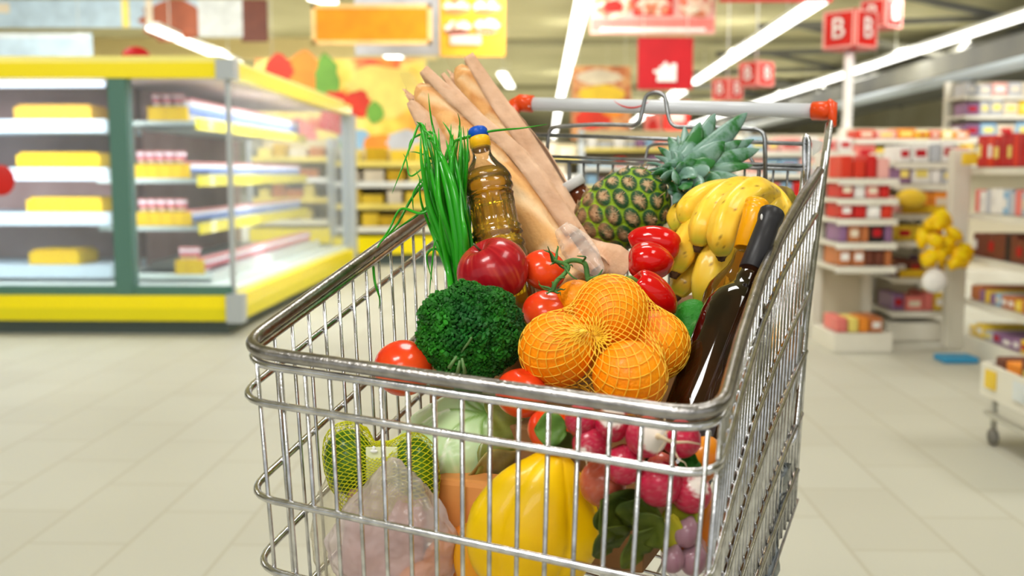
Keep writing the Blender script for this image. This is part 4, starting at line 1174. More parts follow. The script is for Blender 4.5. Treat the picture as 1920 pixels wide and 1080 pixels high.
# ---------- spring onions
ON = mat('onion_green', (24, 138, 18), .28, col2=(56, 176, 32), nscale=16, stretch=(1, 1, .15), coat=.35, sss=.05)
ob = thing('spring_onion_bunch', 'bunch of long green spring onion leaves rising behind the broccoli', 'spring onions', P(850, 540, 1.22))
rnd = random.Random(21)
leaves = [  # picture points, depths, base width
    ([(858, 545), (846, 480), (822, 380), (800, 290), (790, 240), (781, 228)], 1.235, 7.5), ([(862, 545), (858, 460), (838, 350), (814, 270), (800, 258)], 1.225, 8.5),
    ([(868, 545), (868, 460), (850, 350), (826, 290), (806, 262)], 1.215, 8.5), ([(872, 545), (878, 460), (868, 380), (846, 300), (836, 262)], 1.23, 7),
    ([(856, 548), (842, 460), (836, 380), (826, 300), (822, 240)], 1.25, 6), ([(850, 545), (832, 470), (806, 400), (796, 330), (800, 280)], 1.24, 6),
    ([(866, 545), (862, 470), (852, 390), (846, 300), (850, 250)], 1.26, 6), ([(874, 545), (882, 470), (872, 400), (858, 320), (846, 270)], 1.22, 7),
    ([(860, 545), (850, 470), (842, 400), (830, 320), (812, 262), (790, 240)], 1.245, 6), ([(866, 545), (862, 450), (842, 340), (812, 240), (803, 175)], 1.27, 4),
    ([(870, 545), (872, 440), (858, 330), (848, 260), (830, 228)], 1.27, 5), ([(862, 545), (856, 420), (850, 330), (862, 240), (858, 212)], 1.28, 3.6),
    ([(870, 545), (880, 430), (876, 340), (872, 280), (868, 236)], 1.28, 4), ([(866, 540), (860, 430), (858, 320), (880, 300), (872, 250)], 1.29, 3),
    ([(852, 545), (830, 480), (812, 430), (806, 380), (780, 320)], 1.25, 5), ([(850, 545), (836, 500), (812, 440), (790, 380), (786, 330)], 1.255, 4.5),
    ([(840, 520), (818, 450), (808, 520), (805, 565)], 1.24, 2.5), ([(846, 530), (822, 470), (800, 480), (812, 530)], 1.245, 3),
    ([(830, 420), (812, 300), (790, 232), (772, 268), (752, 320), (735, 363)], 1.25, 4), ([(835, 400), (820, 300), (812, 250), (772, 262), (766, 300)], 1.262, 3.2),
    ([(830, 330), (800, 340), (772, 372), (745, 420), (716, 452), (702, 472)], 1.27, 4), ([(832, 350), (810, 380), (780, 405), (750, 425), (722, 446)], 1.285, 4),
    ([(820, 380), (790, 400), (752, 392), (730, 430), (705, 470), (699, 512)], 1.26, 3.6), ([(700, 500), (703, 530), (712, 560), (710, 580)], 1.25, 2.6),
    ([(828, 300), (800, 310), (770, 330), (762, 300), (756, 288)], 1.26, 2.2), ([(826, 320), (806, 296), (782, 286), (768, 285)], 1.26, 2.2),
    ([(796, 330), (776, 360), (774, 380), (776, 400)], 1.27, 2), ([(840, 300), (850, 268), (880, 256), (920, 246), (980, 240), (1026, 233)], 1.285, 3.4),
    ([(874, 545), (876, 500), (872, 440), (866, 400), (862, 340)], 1.20, 7), ([(880, 548), (886, 500), (882, 440), (872, 390)], 1.205, 5), ([(846, 540), (840, 500), (828, 440), (824, 400)], 1.215, 6)]
for k in range(16):
    tx = 792 + 5.4 * k + rnd.uniform(-5, 5); leaves.append(([(846 + 2.3 * k, 548), (836 + 3.0 * k, 470), (tx + (852 - tx) * .25, 380), (tx + rnd.uniform(-4, 4), 300), (tx + rnd.uniform(-12, 8), rnd.uniform(228, 270))], 1.225 + .004 * (k % 5) * 3, rnd.uniform(5, 8)))
for pts, d, w in leaves:
    n = len(pts); pp = smooth_path([P(x, y, d + .012 * sin(i * 1.7 + w)) for i, (x, y) in enumerate(pts)], 7); L = len(pp)
    q = MB(); q.tube(pp, [px(w, d) * 1.05 * (1 - .93 * (i / (L - 1)) ** 2.2) for i in range(L)], 9, prof=lambda a, t: (cos(a), .72 * sin(a)))
    q.build('leaf', ON, ob)

# ---------- oil bottle
PETM = tinted('clear_bottle', (250, 246, 232), (252, 250, 244), .02)
OIL = tinted('sunflower_oil', (255, 190, 12), (255, 232, 110), .30, 1.15)
A = P(895, 243, 1.30); B = P(968, 620, 1.235); axb = aim(A, B); Lb = (B - A).length; fb = frame(axb, _f); rb = px(48, 1.28)
bt = thing('oil_bottle', 'clear bottle of golden sunflower oil with a blue and yellow cap', 'bottle', B)
prof = [(.40, .10), (.36, .125), (.42, .15), (.62, .19), (.84, .225), (.95, .255), (.97, .27), (.90, .28), (.97, .30), (.97, .31), (.89, .325), (.89, .34), (.93, .345)]
z = .345
while z < .50: prof.append((.90 + .0 * z, z)); z += .02
prof += [(.93, .505), (.99, .515), (.93, .528), (1.0, .54), (1.0, .55), (.90, .565), (.90, .575), (1.0, .59), (1.0, .605), (.92, .62), (1.0, .64), (1.0, .93), (.9, .99), (0, 1.0)]
def wob(r, z, a, j):
    zz = z / Lb
    if .345 < zz < .505: r = r * (1 - .075 * abs(sin(a * 8)) ** .6)
    return r, z
q = MB(); q.lathe([(r * rb, zz * Lb) for r, zz in prof], 96, A, fb, wob=wob); q.build('bottle_body', PETM, bt)
q = MB(); pf = [(r * rb * .955, zz * Lb) for r, zz in prof if zz > .22]; pf = [(0, .222 * Lb)] + pf[:-1] + [(0, .992 * Lb)]
q.lathe(pf, 96, A, fb, wob=wob); q.build('oil', OIL, bt)
q = MB(); rc = px(18, 1.30)
q.lathe([(0, -.001), (rc * .85, -.001), (rc, .0015), (rc * 1.03, Lb * .046)], 60, A, fb, wob=lambda r, z, a, j: (r * (1 + .02 * math.cos(a * 30)), z)); q.build('blue_cap', mat('blue_cap', (22, 84, 190), .35), bt)
q = MB(); q.lathe([(rc * 1.05, Lb * .046), (rc * 1.1, Lb * .05), (rc * 1.12, Lb * .085), (rc * 1.0, Lb * .088), (rc * 1.0, Lb * .105), (rc * .8, Lb * .108)], 40, A, fb); q.build('yellow_collar', mat('yellow_collar', (252, 190, 30), .35), bt)

# ---------- baguettes and paper sleeves
BREAD = mat('baguette_crust', (255, 255, 255), .65, attr=True, bump=.8, bscale=140)
PAPER = mat('kraft_paper', (226, 186, 154), .65, col2=(208, 164, 130), nscale=26, bump=2.5, bscale=40, sss=.05)
FILM = film('bag_window', (250, 240, 225), .1, .985, .85)


def baguette(pts, ws, label):
    P3 = [P(*p) for p in pts]; pp = smooth_path(P3, 16); L = len(pp); n = len(ws) - 1
    rs = []
    for i in range(L):
        f = i / (L - 1) * n; k = min(int(f), n - 1); rs.append(lerp(ws[k], ws[k + 1], f - k))
    rs = [r * 1.33 / FPX for r in rs]
    q = MB()
    def pf(a, t):
        k = 1 + .03 * nz(V((cos(a), sin(a), t * 9)), 1.6)
        g = .10 * math.exp(-(((a - 1.35 + 1.3 * (((t * 4.3 + .15) % 1) - .5)) / .16) ** 2)) if t > .08 else 0
        return (cos(a) * (k - g), sin(a) * (k - g))
    q.tube(pp, rs, 48, prof=pf, up=-_f)
    q.c = []
    for i in range(L):
        for k in range(48):
            a = 2 * pi * k / 48; t = i / (L - 1); s = abs(a - 1.35 + 1.3 * (((t * 4.3 + .15) % 1) - .5))
            w = max(0, 1 - s / .5) * (1 if t > .1 else t * 10); w = w * (.75 + .5 * nz(V((cos(a) * 3, sin(a) * 3, t * 22))))
            w = max(0, min(1, w)); dk = max(0, nz(V((cos(a), sin(a), t * 12)), 1.8, 4)) * .8
            c0_, c1_, c2_ = lin((234, 178, 112)), lin((252, 228, 188)), lin((198, 122, 52))
            base = [c0_[m_] * (1 - dk) + c2_[m_] * dk for m_ in range(3)]
            q.c.append(tuple(base[m_] * (1 - w) + c1_[m_] * w for m_ in range(3)))
    return solo(q, 'baguette', BREAD, label, 'bread')


baguette([(786, 160, 1.45), (802, 182, 1.445), (850, 234, 1.42), (905, 300, 1.40), (985, 400, 1.37), (1082, 524, 1.33)], [8, 29, 36, 42, 46, 34], 'pale baguette in the front paper sleeve, behind the oil bottle cap')
baguette([(860, 124, 1.575), (874, 148, 1.575), (916, 212, 1.555), (962, 270, 1.535), (1015, 350, 1.515), (1085, 450, 1.495)], [9, 28, 32, 34, 36, 30], 'golden baguette with its round tip highest, in the rear paper sleeve')


def sleeve(name, label, pts, wl, wr, thick, w0_, w1_, seed, tears=()):
    """paper sleeve: cross section around the bread, clear window from angle w0_ to w1_ (0 = right side, 90 = towards the viewer)"""
    P3 = [P(*p) for p in pts]; pp = smooth_path(P3, 8); L = len(pp); S = 40; vs = []; n = len(wl) - 1
    for i, c in enumerate(pp):
        T = (pp[min(i + 1, L - 1)] - pp[max(i - 1, 0)]).normalized(); side = T.cross(_f).normalized()
        if side.x < 0: side = -side
        nr = side.cross(T).normalized()
        if nr.dot(-_f) < 0: nr = -nr
        f = i / (L - 1) * n; k = min(int(f), n - 1); a_, b_ = lerp(wl[k], wl[k + 1], f - k), lerp(wr[k], wr[k + 1], f - k)
        for s in range(S):
            a = 2 * pi * s / S; w = (b_ if cos(a) > 0 else a_) / FPX * 1.38
            cr = .0022 * nz(V((cos(a) * 2, sin(a) * 2, i * .22)), 1.4, seed) + .0018 * nz(V((cos(a) * 5, sin(a) * 5, i * .5)), 1.3, seed)
            ss = math.copysign(abs(sin(a)) ** .8, sin(a))
            tear = 0
            if i == 0: tear = .012 * math.sin(a * 3 + seed) + .006 * math.sin(a * 7)
            vs.append(c + side * (w * math.copysign(abs(cos(a)) ** .8, cos(a)) + cr) + nr * (ss * thick + cr) - T * tear)
    q = MB(); pf, ff = [], []
    for i in range(L - 1):
        for s in range(S):
            f_ = (i * S + s, i * S + (s + 1) % S, (i + 1) * S + (s + 1) % S, (i + 1) * S + s)
            ang = (s + .5) * 360 / S
            (ff if w0_(i / L) < ang < w1_(i / L) else pf).append(f_)
    q.add(vs, pf); o = solo(q, name, PAPER, label, 'paper bag')
    md = o.modifiers.new('thick', 'SOLIDIFY'); md.thickness = .0006
    q = MB(); q.add(vs, ff); wn = q.build('clear_window', FILM, o)
    return o


# window angles leave a broad paper band along the right edge
sl1 = sleeve('bread_sleeve', 'front brown paper sleeve with a clear window over the pale baguette',
       [(780, 156, 1.45), (860, 246, 1.425), (925, 325, 1.40), (1020, 450, 1.365), (1095, 540, 1.33)], [30, 46, 58, 74, 70], [24, 46, 56, 64, 62], .030,
       lambda t: 22, lambda t: 176, 3)
sl2 = sleeve('bread_sleeve', 'rear brown paper sleeve around the golden baguette beside the handle end',
       [(862, 126, 1.58), (925, 215, 1.56), (985, 298, 1.535), (1050, 400, 1.515), (1110, 480, 1.485)], [28, 42, 46, 50, 52], [22, 40, 48, 48, 50], .028,
       lambda t: 20, lambda t: 174, 9)
# long folded paper edges standing up from the sleeves
def paper_strip(parent, pts, ws, name='paper_fold', m=None, lift=.0012, seed=0):
    pp = smooth_path([P(*p) for p in pts], 8); L = len(pp); n = len(ws) - 1; q = MB(); vs = []
    for i, c in enumerate(pp):
        T = (pp[min(i + 1, L - 1)] - pp[max(i - 1, 0)]).normalized(); side = T.cross(_f).normalized()
        if side.x < 0: side = -side
        f = i / (L - 1) * n; k = min(int(f), n - 1); w = lerp(ws[k], ws[k + 1], f - k) / FPX * 1.38
        for j in range(5):
            u = j / 4 - .5
            vs.append(c + side * w * u - _f * (lift * (1 - 4 * u * u) + .004 * nz(V((i * .35, j * .8, seed))) + .003 * nz(V((i * .9, j * 1.6, seed)))))
    fs = [(i * 5 + j, i * 5 + j + 1, (i + 1) * 5 + j + 1, (i + 1) * 5 + j) for i in range(L - 1) for j in range(4)]
    q.add(vs, fs); o = q.build(name, m or PAPER, parent); md = o.modifiers.new('thick', 'SOLIDIFY'); md.thickness = .0007
    return o


paper_strip(sl1, [(794, 130, 1.42), (848, 182, 1.40), (907, 234, 1.385), (959, 277, 1.37), (1015, 345, 1.35), (1075, 436, 1.325)], [20, 25, 27, 28, 34, 30], seed=1)
paper_strip(sl1, [(768, 190, 1.42), (800, 232, 1.41), (830, 275, 1.40), (880, 350, 1.385)], [14, 40, 34, 20], seed=2)
paper_strip(sl2, [(878, 104, 1.55), (930, 185, 1.53), (983, 260, 1.505), (1042, 357, 1.485), (1092, 450, 1.44)], [22, 34, 38, 42, 46], seed=3)
paper_strip(sl2, [(830, 138, 1.50), (862, 180, 1.48), (924, 247, 1.45), (980, 294, 1.43), (1035, 368, 1.40), (1085, 450, 1.37), (1120, 500, 1.34)], [8, 16, 22, 26, 34, 40, 60], seed=4)
paper_strip(sl2, [(1075, 452, 1.40), (1115, 478, 1.36), (1150, 490, 1.33), (1178, 505, 1.31)], [36, 56, 62, 46], seed=5, lift=.010)
paper_strip(sl1, [(1052, 425, 1.315), (1078, 458, 1.305), (1100, 486, 1.295), (1125, 515, 1.285)], [26, 56, 52, 20], 'window_flap', film('shiny_flap', (255, 246, 236), .05, .86, .5), .009, 6)

# ---------- jar behind the bread
jar = thing('sauce_jar', 'brown jar with a ridged white lid between the bread and the pineapple', 'jar', P(1120, 420, 1.5))
A = P(1068, 338, 1.50); B = P(1128, 436, 1.50); fj = frame(aim(A, B), _f); rj = px(25, 1.5)
q = MB(); q.lathe([(0, 0), (rj * .95, 0), (rj, .0015), (rj, .014), (rj * .9, .0145)], 48, A, fj, wob=lambda r, z, a, j: (r * (1 + (.012 * math.cos(a * 24) if j in (2, 3) else 0)), z)); q.build('white_lid', mat('white_lid', (214, 214, 212), .4), jar)
q = MB(); q.lathe([(rj * .8, .0145), (rj * .85, .022), (rj * 1.25, .036), (rj * 1.32, .05), (rj * 1.32, .085), (0, .09)], 40, A, fj); q.build('brown_glass', mat('brown_jar', (92, 44, 24), .12, coat=.6), jar)
q = MB(); q.lathe([(rj * 1.335, .042), (rj * 1.335, .082)], 40, A, fj); q.build('white_label', mat('jar_label', (224, 220, 218), .5), jar)
# ---------- pineapple
PIN = mat('pineapple_rind', (255, 255, 255), .6, attr=True, bump=.9, bscale=220, spec=.3)
d = 1.44; c = P(1166, 396, d); a2 = (.86, .50); fp = vframe(a2, .18); rl, rw = px(94, d), px(67, d)
pin = thing('pineapple', 'small ripe pineapple with a green leafy crown leaning on the bananas', 'pineapple', c)
NU, NV = 150, 260; vs = []; cols = []; rows_n, per = 7, 10
cY, cG, cD, cB, cT = lin((176, 196, 40)), lin((50, 130, 24)), lin((38, 76, 44)), lin((206, 170, 130)), lin((150, 84, 40))
def eye(u, a):
    """distance in cell units and offsets to the nearest rind eye; u along the fruit 0..1"""
    best = 9; bo = (0, 0)
    x = a / (2 * pi) * per; y = u * rows_n
    for jy in range(int(y) - 1, int(y) + 3):
        off = .5 if jy % 2 else 0
        jx = round(x - off); ddx = x - off - jx; ddy = (y - jy)
        dd = math.sqrt((ddx * 1.0) ** 2 + (ddy * .98) ** 2)
        if dd < best: best = dd; bo = (ddx, ddy, jx % per + jy * 7)
    return best, bo
for i in range(NU + 1):
    th = pi * i / NU; zc = -cos(th)
    for j in range(NV):
        a = 2 * pi * j / NV + .9 * zc * .4; prof = (max(0, 1 - abs(zc) ** 2.7)) ** .5 * (1 + .04 * zc) if True else 0
        u = (zc + 1) / 2; dd, (ox, oy, idn) = eye(u, a)
        k = max(0, 1 - (dd / .56) ** 2.4); h = .085 * k - .02 * math.exp(-(dd / .12) ** 2)
        r_ = rw * prof * (1 + h) if prof > 0 else 0
        vs.append(c + fp @ V((r_ * cos(a), r_ * sin(a), rl * zc * (1 + .015 * k))))
        at_ = math.atan2(oy, ox); star = .5 + .5 * nz(V((3 * cos(at_), 3 * sin(at_), idn * 1.7)), 1.6)
        nn = nz(V((cos(a) * 5, sin(a) * 5, zc * 6)), 1.2)
        fib = nz(V((5 * cos(at_), 5 * sin(at_), idn * 2.3)), 2.2); tan = max(0, min(1, 1.5 - dd / (.12 + .22 * star) + .5 * nn + .6 * fib)) * .9; edge = max(0, min(1, (dd - .46) / .06))
        low = max(0, min(1, (.46 - u) * 2.6 + .7 * nn))
        base = [cD[m] * (1 - edge) + (cG[m] * .55 + cY[m] * .45) * edge for m in range(3)]
        base = [base[m] * (1 - tan) + cB[m] * tan for m in range(3)]
        o2 = [cT[m] * .7 + cB[m] * .3 for m in range(3)]
        cols.append(tuple(base[m] * (1 - low * .75) + (o2[m] if edge < .5 else cY[m] * .8) * low * .75 for m in range(3)))
fs = [(i * NV + j, i * NV + (j + 1) % NV, (i + 1) * NV + (j + 1) % NV, (i + 1) * NV + j) for i in range(NU) for j in range(NV)]
q = MB(); q.add(vs, fs, True, cols); q.build('rind', PIN, pin)
# dry tips in the middle of the eyes
q = MB(); rnd = random.Random(4)
for jy in range(1, rows_n):
    for jx in range(per):
        u = jy / rows_n; zc = 2 * u - 1; a = 2 * pi * (jx + (.5 if jy % 2 else 0)) / per
        prof = (max(0, 1 - abs(zc) ** 2.7)) ** .5 * (1 + .04 * zc)
        n_ = fp @ V((cos(a), sin(a), zc * .5)).normalized()
        if n_.dot(_f) > .5: continue
        b0 = c + fp @ V((rw * prof * 1.05 * cos(a), rw * prof * 1.05 * sin(a), rl * zc))
        for k in range(3):
            o = fp @ V((rnd.gauss(0, .0016), rnd.gauss(0, .0016), rnd.gauss(.002, .002)))
            q.tube([b0 + o, b0 + o * 1.5 + n_ * .0035 + fp @ V((0, 0, .004))], [.0009, .0002], 4)
q.build('dry_tips', mat('dry_tip', (206, 176, 138), .8), pin)
# crown
CRW = mat('crown_leaf', (114, 148, 134), .5, col2=(38, 106, 42), nscale=34, nmix=(.48, .6), coat=.15, stretch=(1, 1, 1))
CTIP = mat('crown_tip', (150, 128, 96), .7)
cb = c + fp @ V((0, 0, rl * .96))
tips = [  # x, y, depth of tip, half width px, start spread
    (1400, 212, 1.50, 14), (1340, 214, 1.52, 13), (1312, 230, 1.49, 13), (1283, 238, 1.50, 8), (1271, 256, 1.50, 7), (1254, 258, 1.49, 9), (1235, 276, 1.48, 6), (1412, 262, 1.51, 10),
    (1389, 264, 1.47, 11), (1423, 280, 1.47, 12), (1411, 311, 1.44, 8), (1393, 337, 1.42, 8), (1358, 266, 1.45, 15), (1294, 268, 1.46, 12), (1228, 292, 1.45, 4), (1208, 304, 1.44, 2.2), (1214, 318, 1.42, 2.2),
    (1353, 338, 1.39, 10), (1341, 304, 1.42, 12), (1331, 323, 1.39, 12), (1259, 283, 1.44, 9), (1314, 353, 1.37, 11), (1294, 297, 1.42, 14), (1293, 366, 1.38, 10), (1281, 390, 1.40, 7), (1220, 326, 1.41, 6),
    (1265, 316, 1.40, 12), (1291, 336, 1.375, 13), (1260, 340, 1.375, 12), (1281, 358, 1.36, 11), (1240, 312, 1.41, 8), (1236, 334, 1.385, 8), (1262, 384, 1.39, 8), (1300, 345, 1.40, 9), (1325, 240, 1.53, 9)]
for k, (x, y, dt, w) in enumerate(tips):
    tp = P(x, y, dt); dv = tp - cb; L0 = dv.length
    st = cb + (dv.normalized() * .012) + fp @ V((0, 0, .004)); mid = st * .5 + tp * .5 + fp @ V((0, 0, .008)) - dv.cross(fp @ V((0, 0, 1))).cross(dv).normalized() * -.004
    pp = smooth_path([st, mid, tp], 9); n = len(pp); vsl = []
    outw = (dv - (fp @ V((0, 0, 1))) * dv.dot(fp @ V((0, 0, 1)))).normalized() if dv.length > 0 else RIGHT
    vw_ = (cb - _c).normalized()
    for i, p in enumerate(pp):
        t = i / (n - 1); T = (pp[min(i + 1, n - 1)] - pp[max(i - 1, 0)]).normalized()
        side = T.cross(vw_ * .85 + outw * .5).normalized(); nr = side.cross(T).normalized()
        if nr.dot(vw_) > 0: nr = -nr
        ww = px(w * 1.55, 1.42) * (min(1, .62 + 1.2 * t) if t < .32 else (max(0, 1 - ((t - .32) / .68) ** 2.5)))
        for s in range(7):
            u = (s - 3) / 3; vsl.append(p + side * ww * u + nr * (.0022 - .30 * ww * u * u))
        for s in range(7):
            u = (3 - s) / 3; vsl.append(p + side * ww * u * .96 + nr * (.0022 - .30 * ww * u * u - .0012 - .0016 * (1 - u * u) * (1 - t)))
    q = MB(); S = 14
    fs = [(i * S + s, i * S + (s + 1) % S, (i + 1) * S + (s + 1) % S, (i + 1) * S + s) for i in range(n - 1) for s in range(S)]
    fs += [tuple(range(S))[::-1]]
    q.add(vsl, fs); lf = q.build('crown_leaf', CRW, pin)
    q = MB(); q.tube([pp[-3] * .4 + pp[-1] * .6, tp, tp + (tp - pp[-3]) * .12], [.0012, .0007, .0002], 5); q.build('dry_tip', CTIP, lf)

# ---------- bananas
BAN = mat('banana_skin', (255, 255, 255), .38, attr=True, coat=.2, sss=.1, sssr=.006, col2=(250, 240, 216), nscale=40, nmix=(.5, .7))
BTIP = mat('banana_tip', (66, 44, 32), .8, col2=(110, 84, 60), nscale=120, bump=1, bscale=200)
bun = thing('banana_bunch', 'bunch of ripe yellow bananas with dark tips behind the wine bottles', 'bananas', P(1420, 370, 1.36))
def banana(pts, w, seed, ws=None):
    pp = smooth_path([P(p[0], p[1], p[2] + .045) for p in pts], 12); L = len(pp); rs = []
    for i in range(L):
        t = i / (L - 1)
        s = (.42 + .58 * min(1, (t / .22)) ** .7) if t < .22 else 1 - .35 * max(0, (t - .75) / .25) ** 2
        rs.append(w * .86 * 1.32 / FPX * s)
    y1, y2, gr, br2 = lin((253, 218, 84)), lin((248, 200, 44)), lin((182, 196, 50)), lin((130, 84, 30))
    def col(t, a):
        g = max(0, min(1, 1 - abs(t - .10) / .10)) * .7
        n_ = nz(V((cos(a) * 2, sin(a) * 2, t * 6 + seed)), 1.5); sp = max(0, nz(V((cos(a) * 9, sin(a) * 9, t * 40 + seed)), 1.8) - .52) * 5
        k = .5 + .5 * n_; b_ = [y1[m] * k + y2[m] * (1 - k) for m in range(3)]; b_ = [b_[m] * (1 - g) + gr[m] * g for m in range(3)]
        sp = min(.8, sp); return tuple(b_[m] * (1 - sp) + br2[m] * sp for m in range(3))
    q = MB()
    def pf(a, t):
        k = 1 + .055 * math.cos(5 * a + seed); return (k * cos(a), k * sin(a))
    q.tube(pp, rs, 40, prof=pf); q.c = [col(i / (L - 1), 2 * pi * k / 40) for i in range(L) for k in range(40)]
    o = q.build('banana', BAN, bun)
    T = (pp[0] - pp[2]).normalized(); q = MB(); r0 = rs[0]
    q.lathe([(r0 * 1.02, -.0012), (r0 * .88, .0028), (r0 * .62, .0058), (r0 * .56, .0085), (r0 * .3, .0085), (0, .007)], 18, pp[0], frame(T), wob=lambda r, z, a, j: (r * (1 + .12 * math.cos(6 * a + j)), z)); q.build('blossom_tip', BTIP, o)
hub = (1440, 372, 1.40)
banana([(1273, 434, 1.35), (1270, 408, 1.355), (1290, 386, 1.37), (1330, 372, 1.38), (1380, 372, 1.39)], 24, 1)
banana([(1287, 420, 1.30), (1291, 392, 1.30), (1318, 368, 1.31), (1358, 356, 1.34), (1410, 358, 1.38)], 26, 2)
banana([(1309, 460, 1.255), (1316, 425, 1.25), (1334, 388, 1.26), (1372, 358, 1.29), (1425, 352, 1.36)], 28, 3)
banana([(1353, 476, 1.225), (1355, 440, 1.215), (1372, 392, 1.225), (1412, 360, 1.26), (1450, 370, 1.34)], 32, 4)
banana([(1378, 522, 1.29), (1388, 480, 1.28), (1408, 430, 1.28), (1440, 395, 1.31), (1446, 372, 1.36)], 34, 5)
banana([(1462, 470, 1.33), (1468, 430, 1.32), (1464, 395, 1.32), (1442, 368, 1.34), (1420, 362, 1.38)], 30, 6)
banana([(1266, 510, 1.275), (1278, 476, 1.275), (1297, 440, 1.29), (1326, 410, 1.32), (1380, 392, 1.36)], 31, 7)
banana([(1269, 554, 1.30), (1282, 528, 1.30), (1306, 498, 1.315), (1336, 462, 1.34), (1380, 425, 1.37)], 29, 8)
banana([(1317, 568, 1.27), (1326, 520, 1.26), (1346, 470, 1.27), (1382, 425, 1.30), (1420, 388, 1.35)], 35, 9)
q = MB(); q.tube(smooth_path([P(1400, 385, 1.38), P(1440, 372, 1.385), P(1470, 372, 1.41), P(1482, 378, 1.43)], 5), [.022] * 6 + [.016] * 5 + [.011] * 5, 14); q.build('bunch_stem', mat('banana_stem', (196, 178, 70), .6, col2=(120, 96, 44), nscale=40), bun)

# ---------- wine bottles
def bottle(name, label, A, B, r, lip_w, prof, mats, parts, cat='wine bottle'):
    t = thing(name, label, cat, B); L = (B - A).length; f = frame(aim(A, B), _f)
    for nm, m, pr, wb in parts:
        q = MB(); q.lathe([(a * r, b * L) for a, b in pr], 64, A, f, wob=wb); q.build(nm, m, t)
    return t, f, L


WG = mat('dark_wine_glass', (18, 9, 4), .035, trans=.0, coat=.6, col2=(66, 32, 8), nscale=13, nmix=(.46, .8), stretch=(1, 1, .4))
# opaque dark glass, brown patches painted in for light shining through
nt = WG.node_tree; WG.node_tree.nodes['Principled BSDF'].inputs['Specular IOR Level'].default_value = .3
CAPB = mat('black_capsule', (44, 43, 45), .38, bump=.15, bscale=40)
A = P(1449, 396, 1.185); B = P(1262, 905, 1.065)
parts = [('black_capsule', CAPB, [(0, 0), (.36, 0), (.40, .006), (.405, .028), (.375, .045), (.355, .052), (.365, .10), (.385, .235), (.37, .237)], None),
         ('glass_body', WG, [(.355, .236), (.36, .275), (.42, .30), (.60, .325), (.82, .355), (.96, .395), (1.0, .44), (1.0, .97), (.93, 1.0), (0, .985)], None)]
wb_, fw, Lw = bottle('wine_bottle', 'dark brown wine bottle with a black capsule leaning against the right rim', A, B, .0352, 0, None, None, parts)
q = MB(); cpt = A + fw @ V((0, 0, .018 * Lw)); 
q.ball(P(1428, 407, 1.17), (.0016, .0016, .0036), None, 8, 6); q.build('foil_nick', mat('foil_nick', (216, 216, 214), .5), wb_)
GG = tinted('golden_wine_glass', (150, 104, 20), (236, 196, 90), .3); YC = mat('yellow_capsule', (248, 172, 8), .33, coat=.3)
A = P(1421, 376, 1.235); B = P(1316, 780, 1.165)
parts = [('yellow_capsule', YC, [(0, 0), (.36, 0), (.42, .006), (.43, .02), (.40, .026), (.43, .032), (.43, .045), (.40, .052), (.43, .06), (.405, .075), (.405, .235), (.36, .237)], None),
         ('glass_body', GG, [(.36, .236), (.37, .29), (.46, .33), (.70, .38), (.92, .43), (1.0, .48), (1.0, .98), (.9, 1), (0, .99)], None)]
bottle('wine_bottle', 'golden wine bottle with a ribbed yellow capsule behind the dark one', A, B, .0325, 0, None, None, parts)
# orange carton seen behind the dark bottle against the rim
q = MB(); q.box(P(1428, 560, 1.36), (.04, .05, .16), vframe((.35, 1)).copy() if False else M.Rotation(.4, 3, 'Z'), .006)
solo(q, 'juice_carton', mat('orange_carton', (246, 160, 10), .45), 'orange yellow carton squeezed between the dark bottle and the right grid', 'carton')

# ---------- green melon behind the red peppers
GM = mat('melon_rind', (34, 122, 24), .5, col2=(150, 190, 120), nscale=42, nmix=(.52, .74), bump=1, bscale=150, detail=6)
q = MB(); c = P(1292, 632, 1.20); q.ball(c, (px(48, 1.2), px(44, 1.2), px(72, 1.2)), vframe((.2, 1)), 40, 28, lambda v: 1 + .015 * nz(v, 3)); put(q, 'green_melon', GM, 'small mottled green melon between the lowest red pepper and the dark bottle', 'melon', c)

# ---------- cabbage
CAB = bpy.data.materials.new('cabbage_leaf'); CAB.use_nodes = True; nt = CAB.node_tree; b = nt.nodes['Principled BSDF']
va = nt.nodes.new('ShaderNodeVertexColor'); va.layer_name = 'tone'; nt.links.new(va.outputs[0], b.inputs['Base Color'])
b.inputs['Roughness'].default_value = .32; b.inputs['Subsurface Weight'].default_value = .15; b.inputs['Subsurface Scale'].default_value = .01; b.inputs['Coat Weight'].default_value = .3
c = P(862, 832, 1.155); cab = thing('cabbage', 'large pale green cabbage behind the front grid', 'cabbage', c)
fr = vframe((-.35, .9), .4); g0, g1, g2, gw = lin((182, 216, 150)), lin((212, 234, 188)), lin((120, 164, 60)), lin((240, 248, 224))
def vein(v, root, seed):
    """leaf veins fanning out from a root direction"""
    w = v - root * v.dot(root); f2_ = frame(root); lx, ly = v.dot(f2_.col[0]), v.dot(f2_.col[1]); a = math.atan2(ly, lx); rr = math.acos(max(-1, min(1, v.dot(root))))
    k = 0
    for j in range(9):
        a0_ = j * 2 * pi / 9 + .35 * sin(rr * 3 + j + seed); dd = abs((a - a0_ + pi) % (2 * pi) - pi) * sin(rr) ; k = max(k, math.exp(-(dd / (.018 + .012 / (rr + .3))) ** 2))
        fork = abs((a - a0_ - .5 * (rr - .6) + pi) % (2 * pi) - pi) * sin(rr)
        if rr > .6: k = max(k, .7 * math.exp(-(fork / .014) ** 2))
        fork = abs((a - a0_ + .45 * (rr - .9) + pi) % (2 * pi) - pi) * sin(rr)
        if rr > .9: k = max(k, .6 * math.exp(-(fork / .012) ** 2))
    return k
root = (fr.inverted() @ V((.35, -.55, .75))).normalized()
def cfn(v): return 1 + .02 * vein(v, root, 0) + .035 * nz(v, 2.2) + .008 * nz(v, 7)
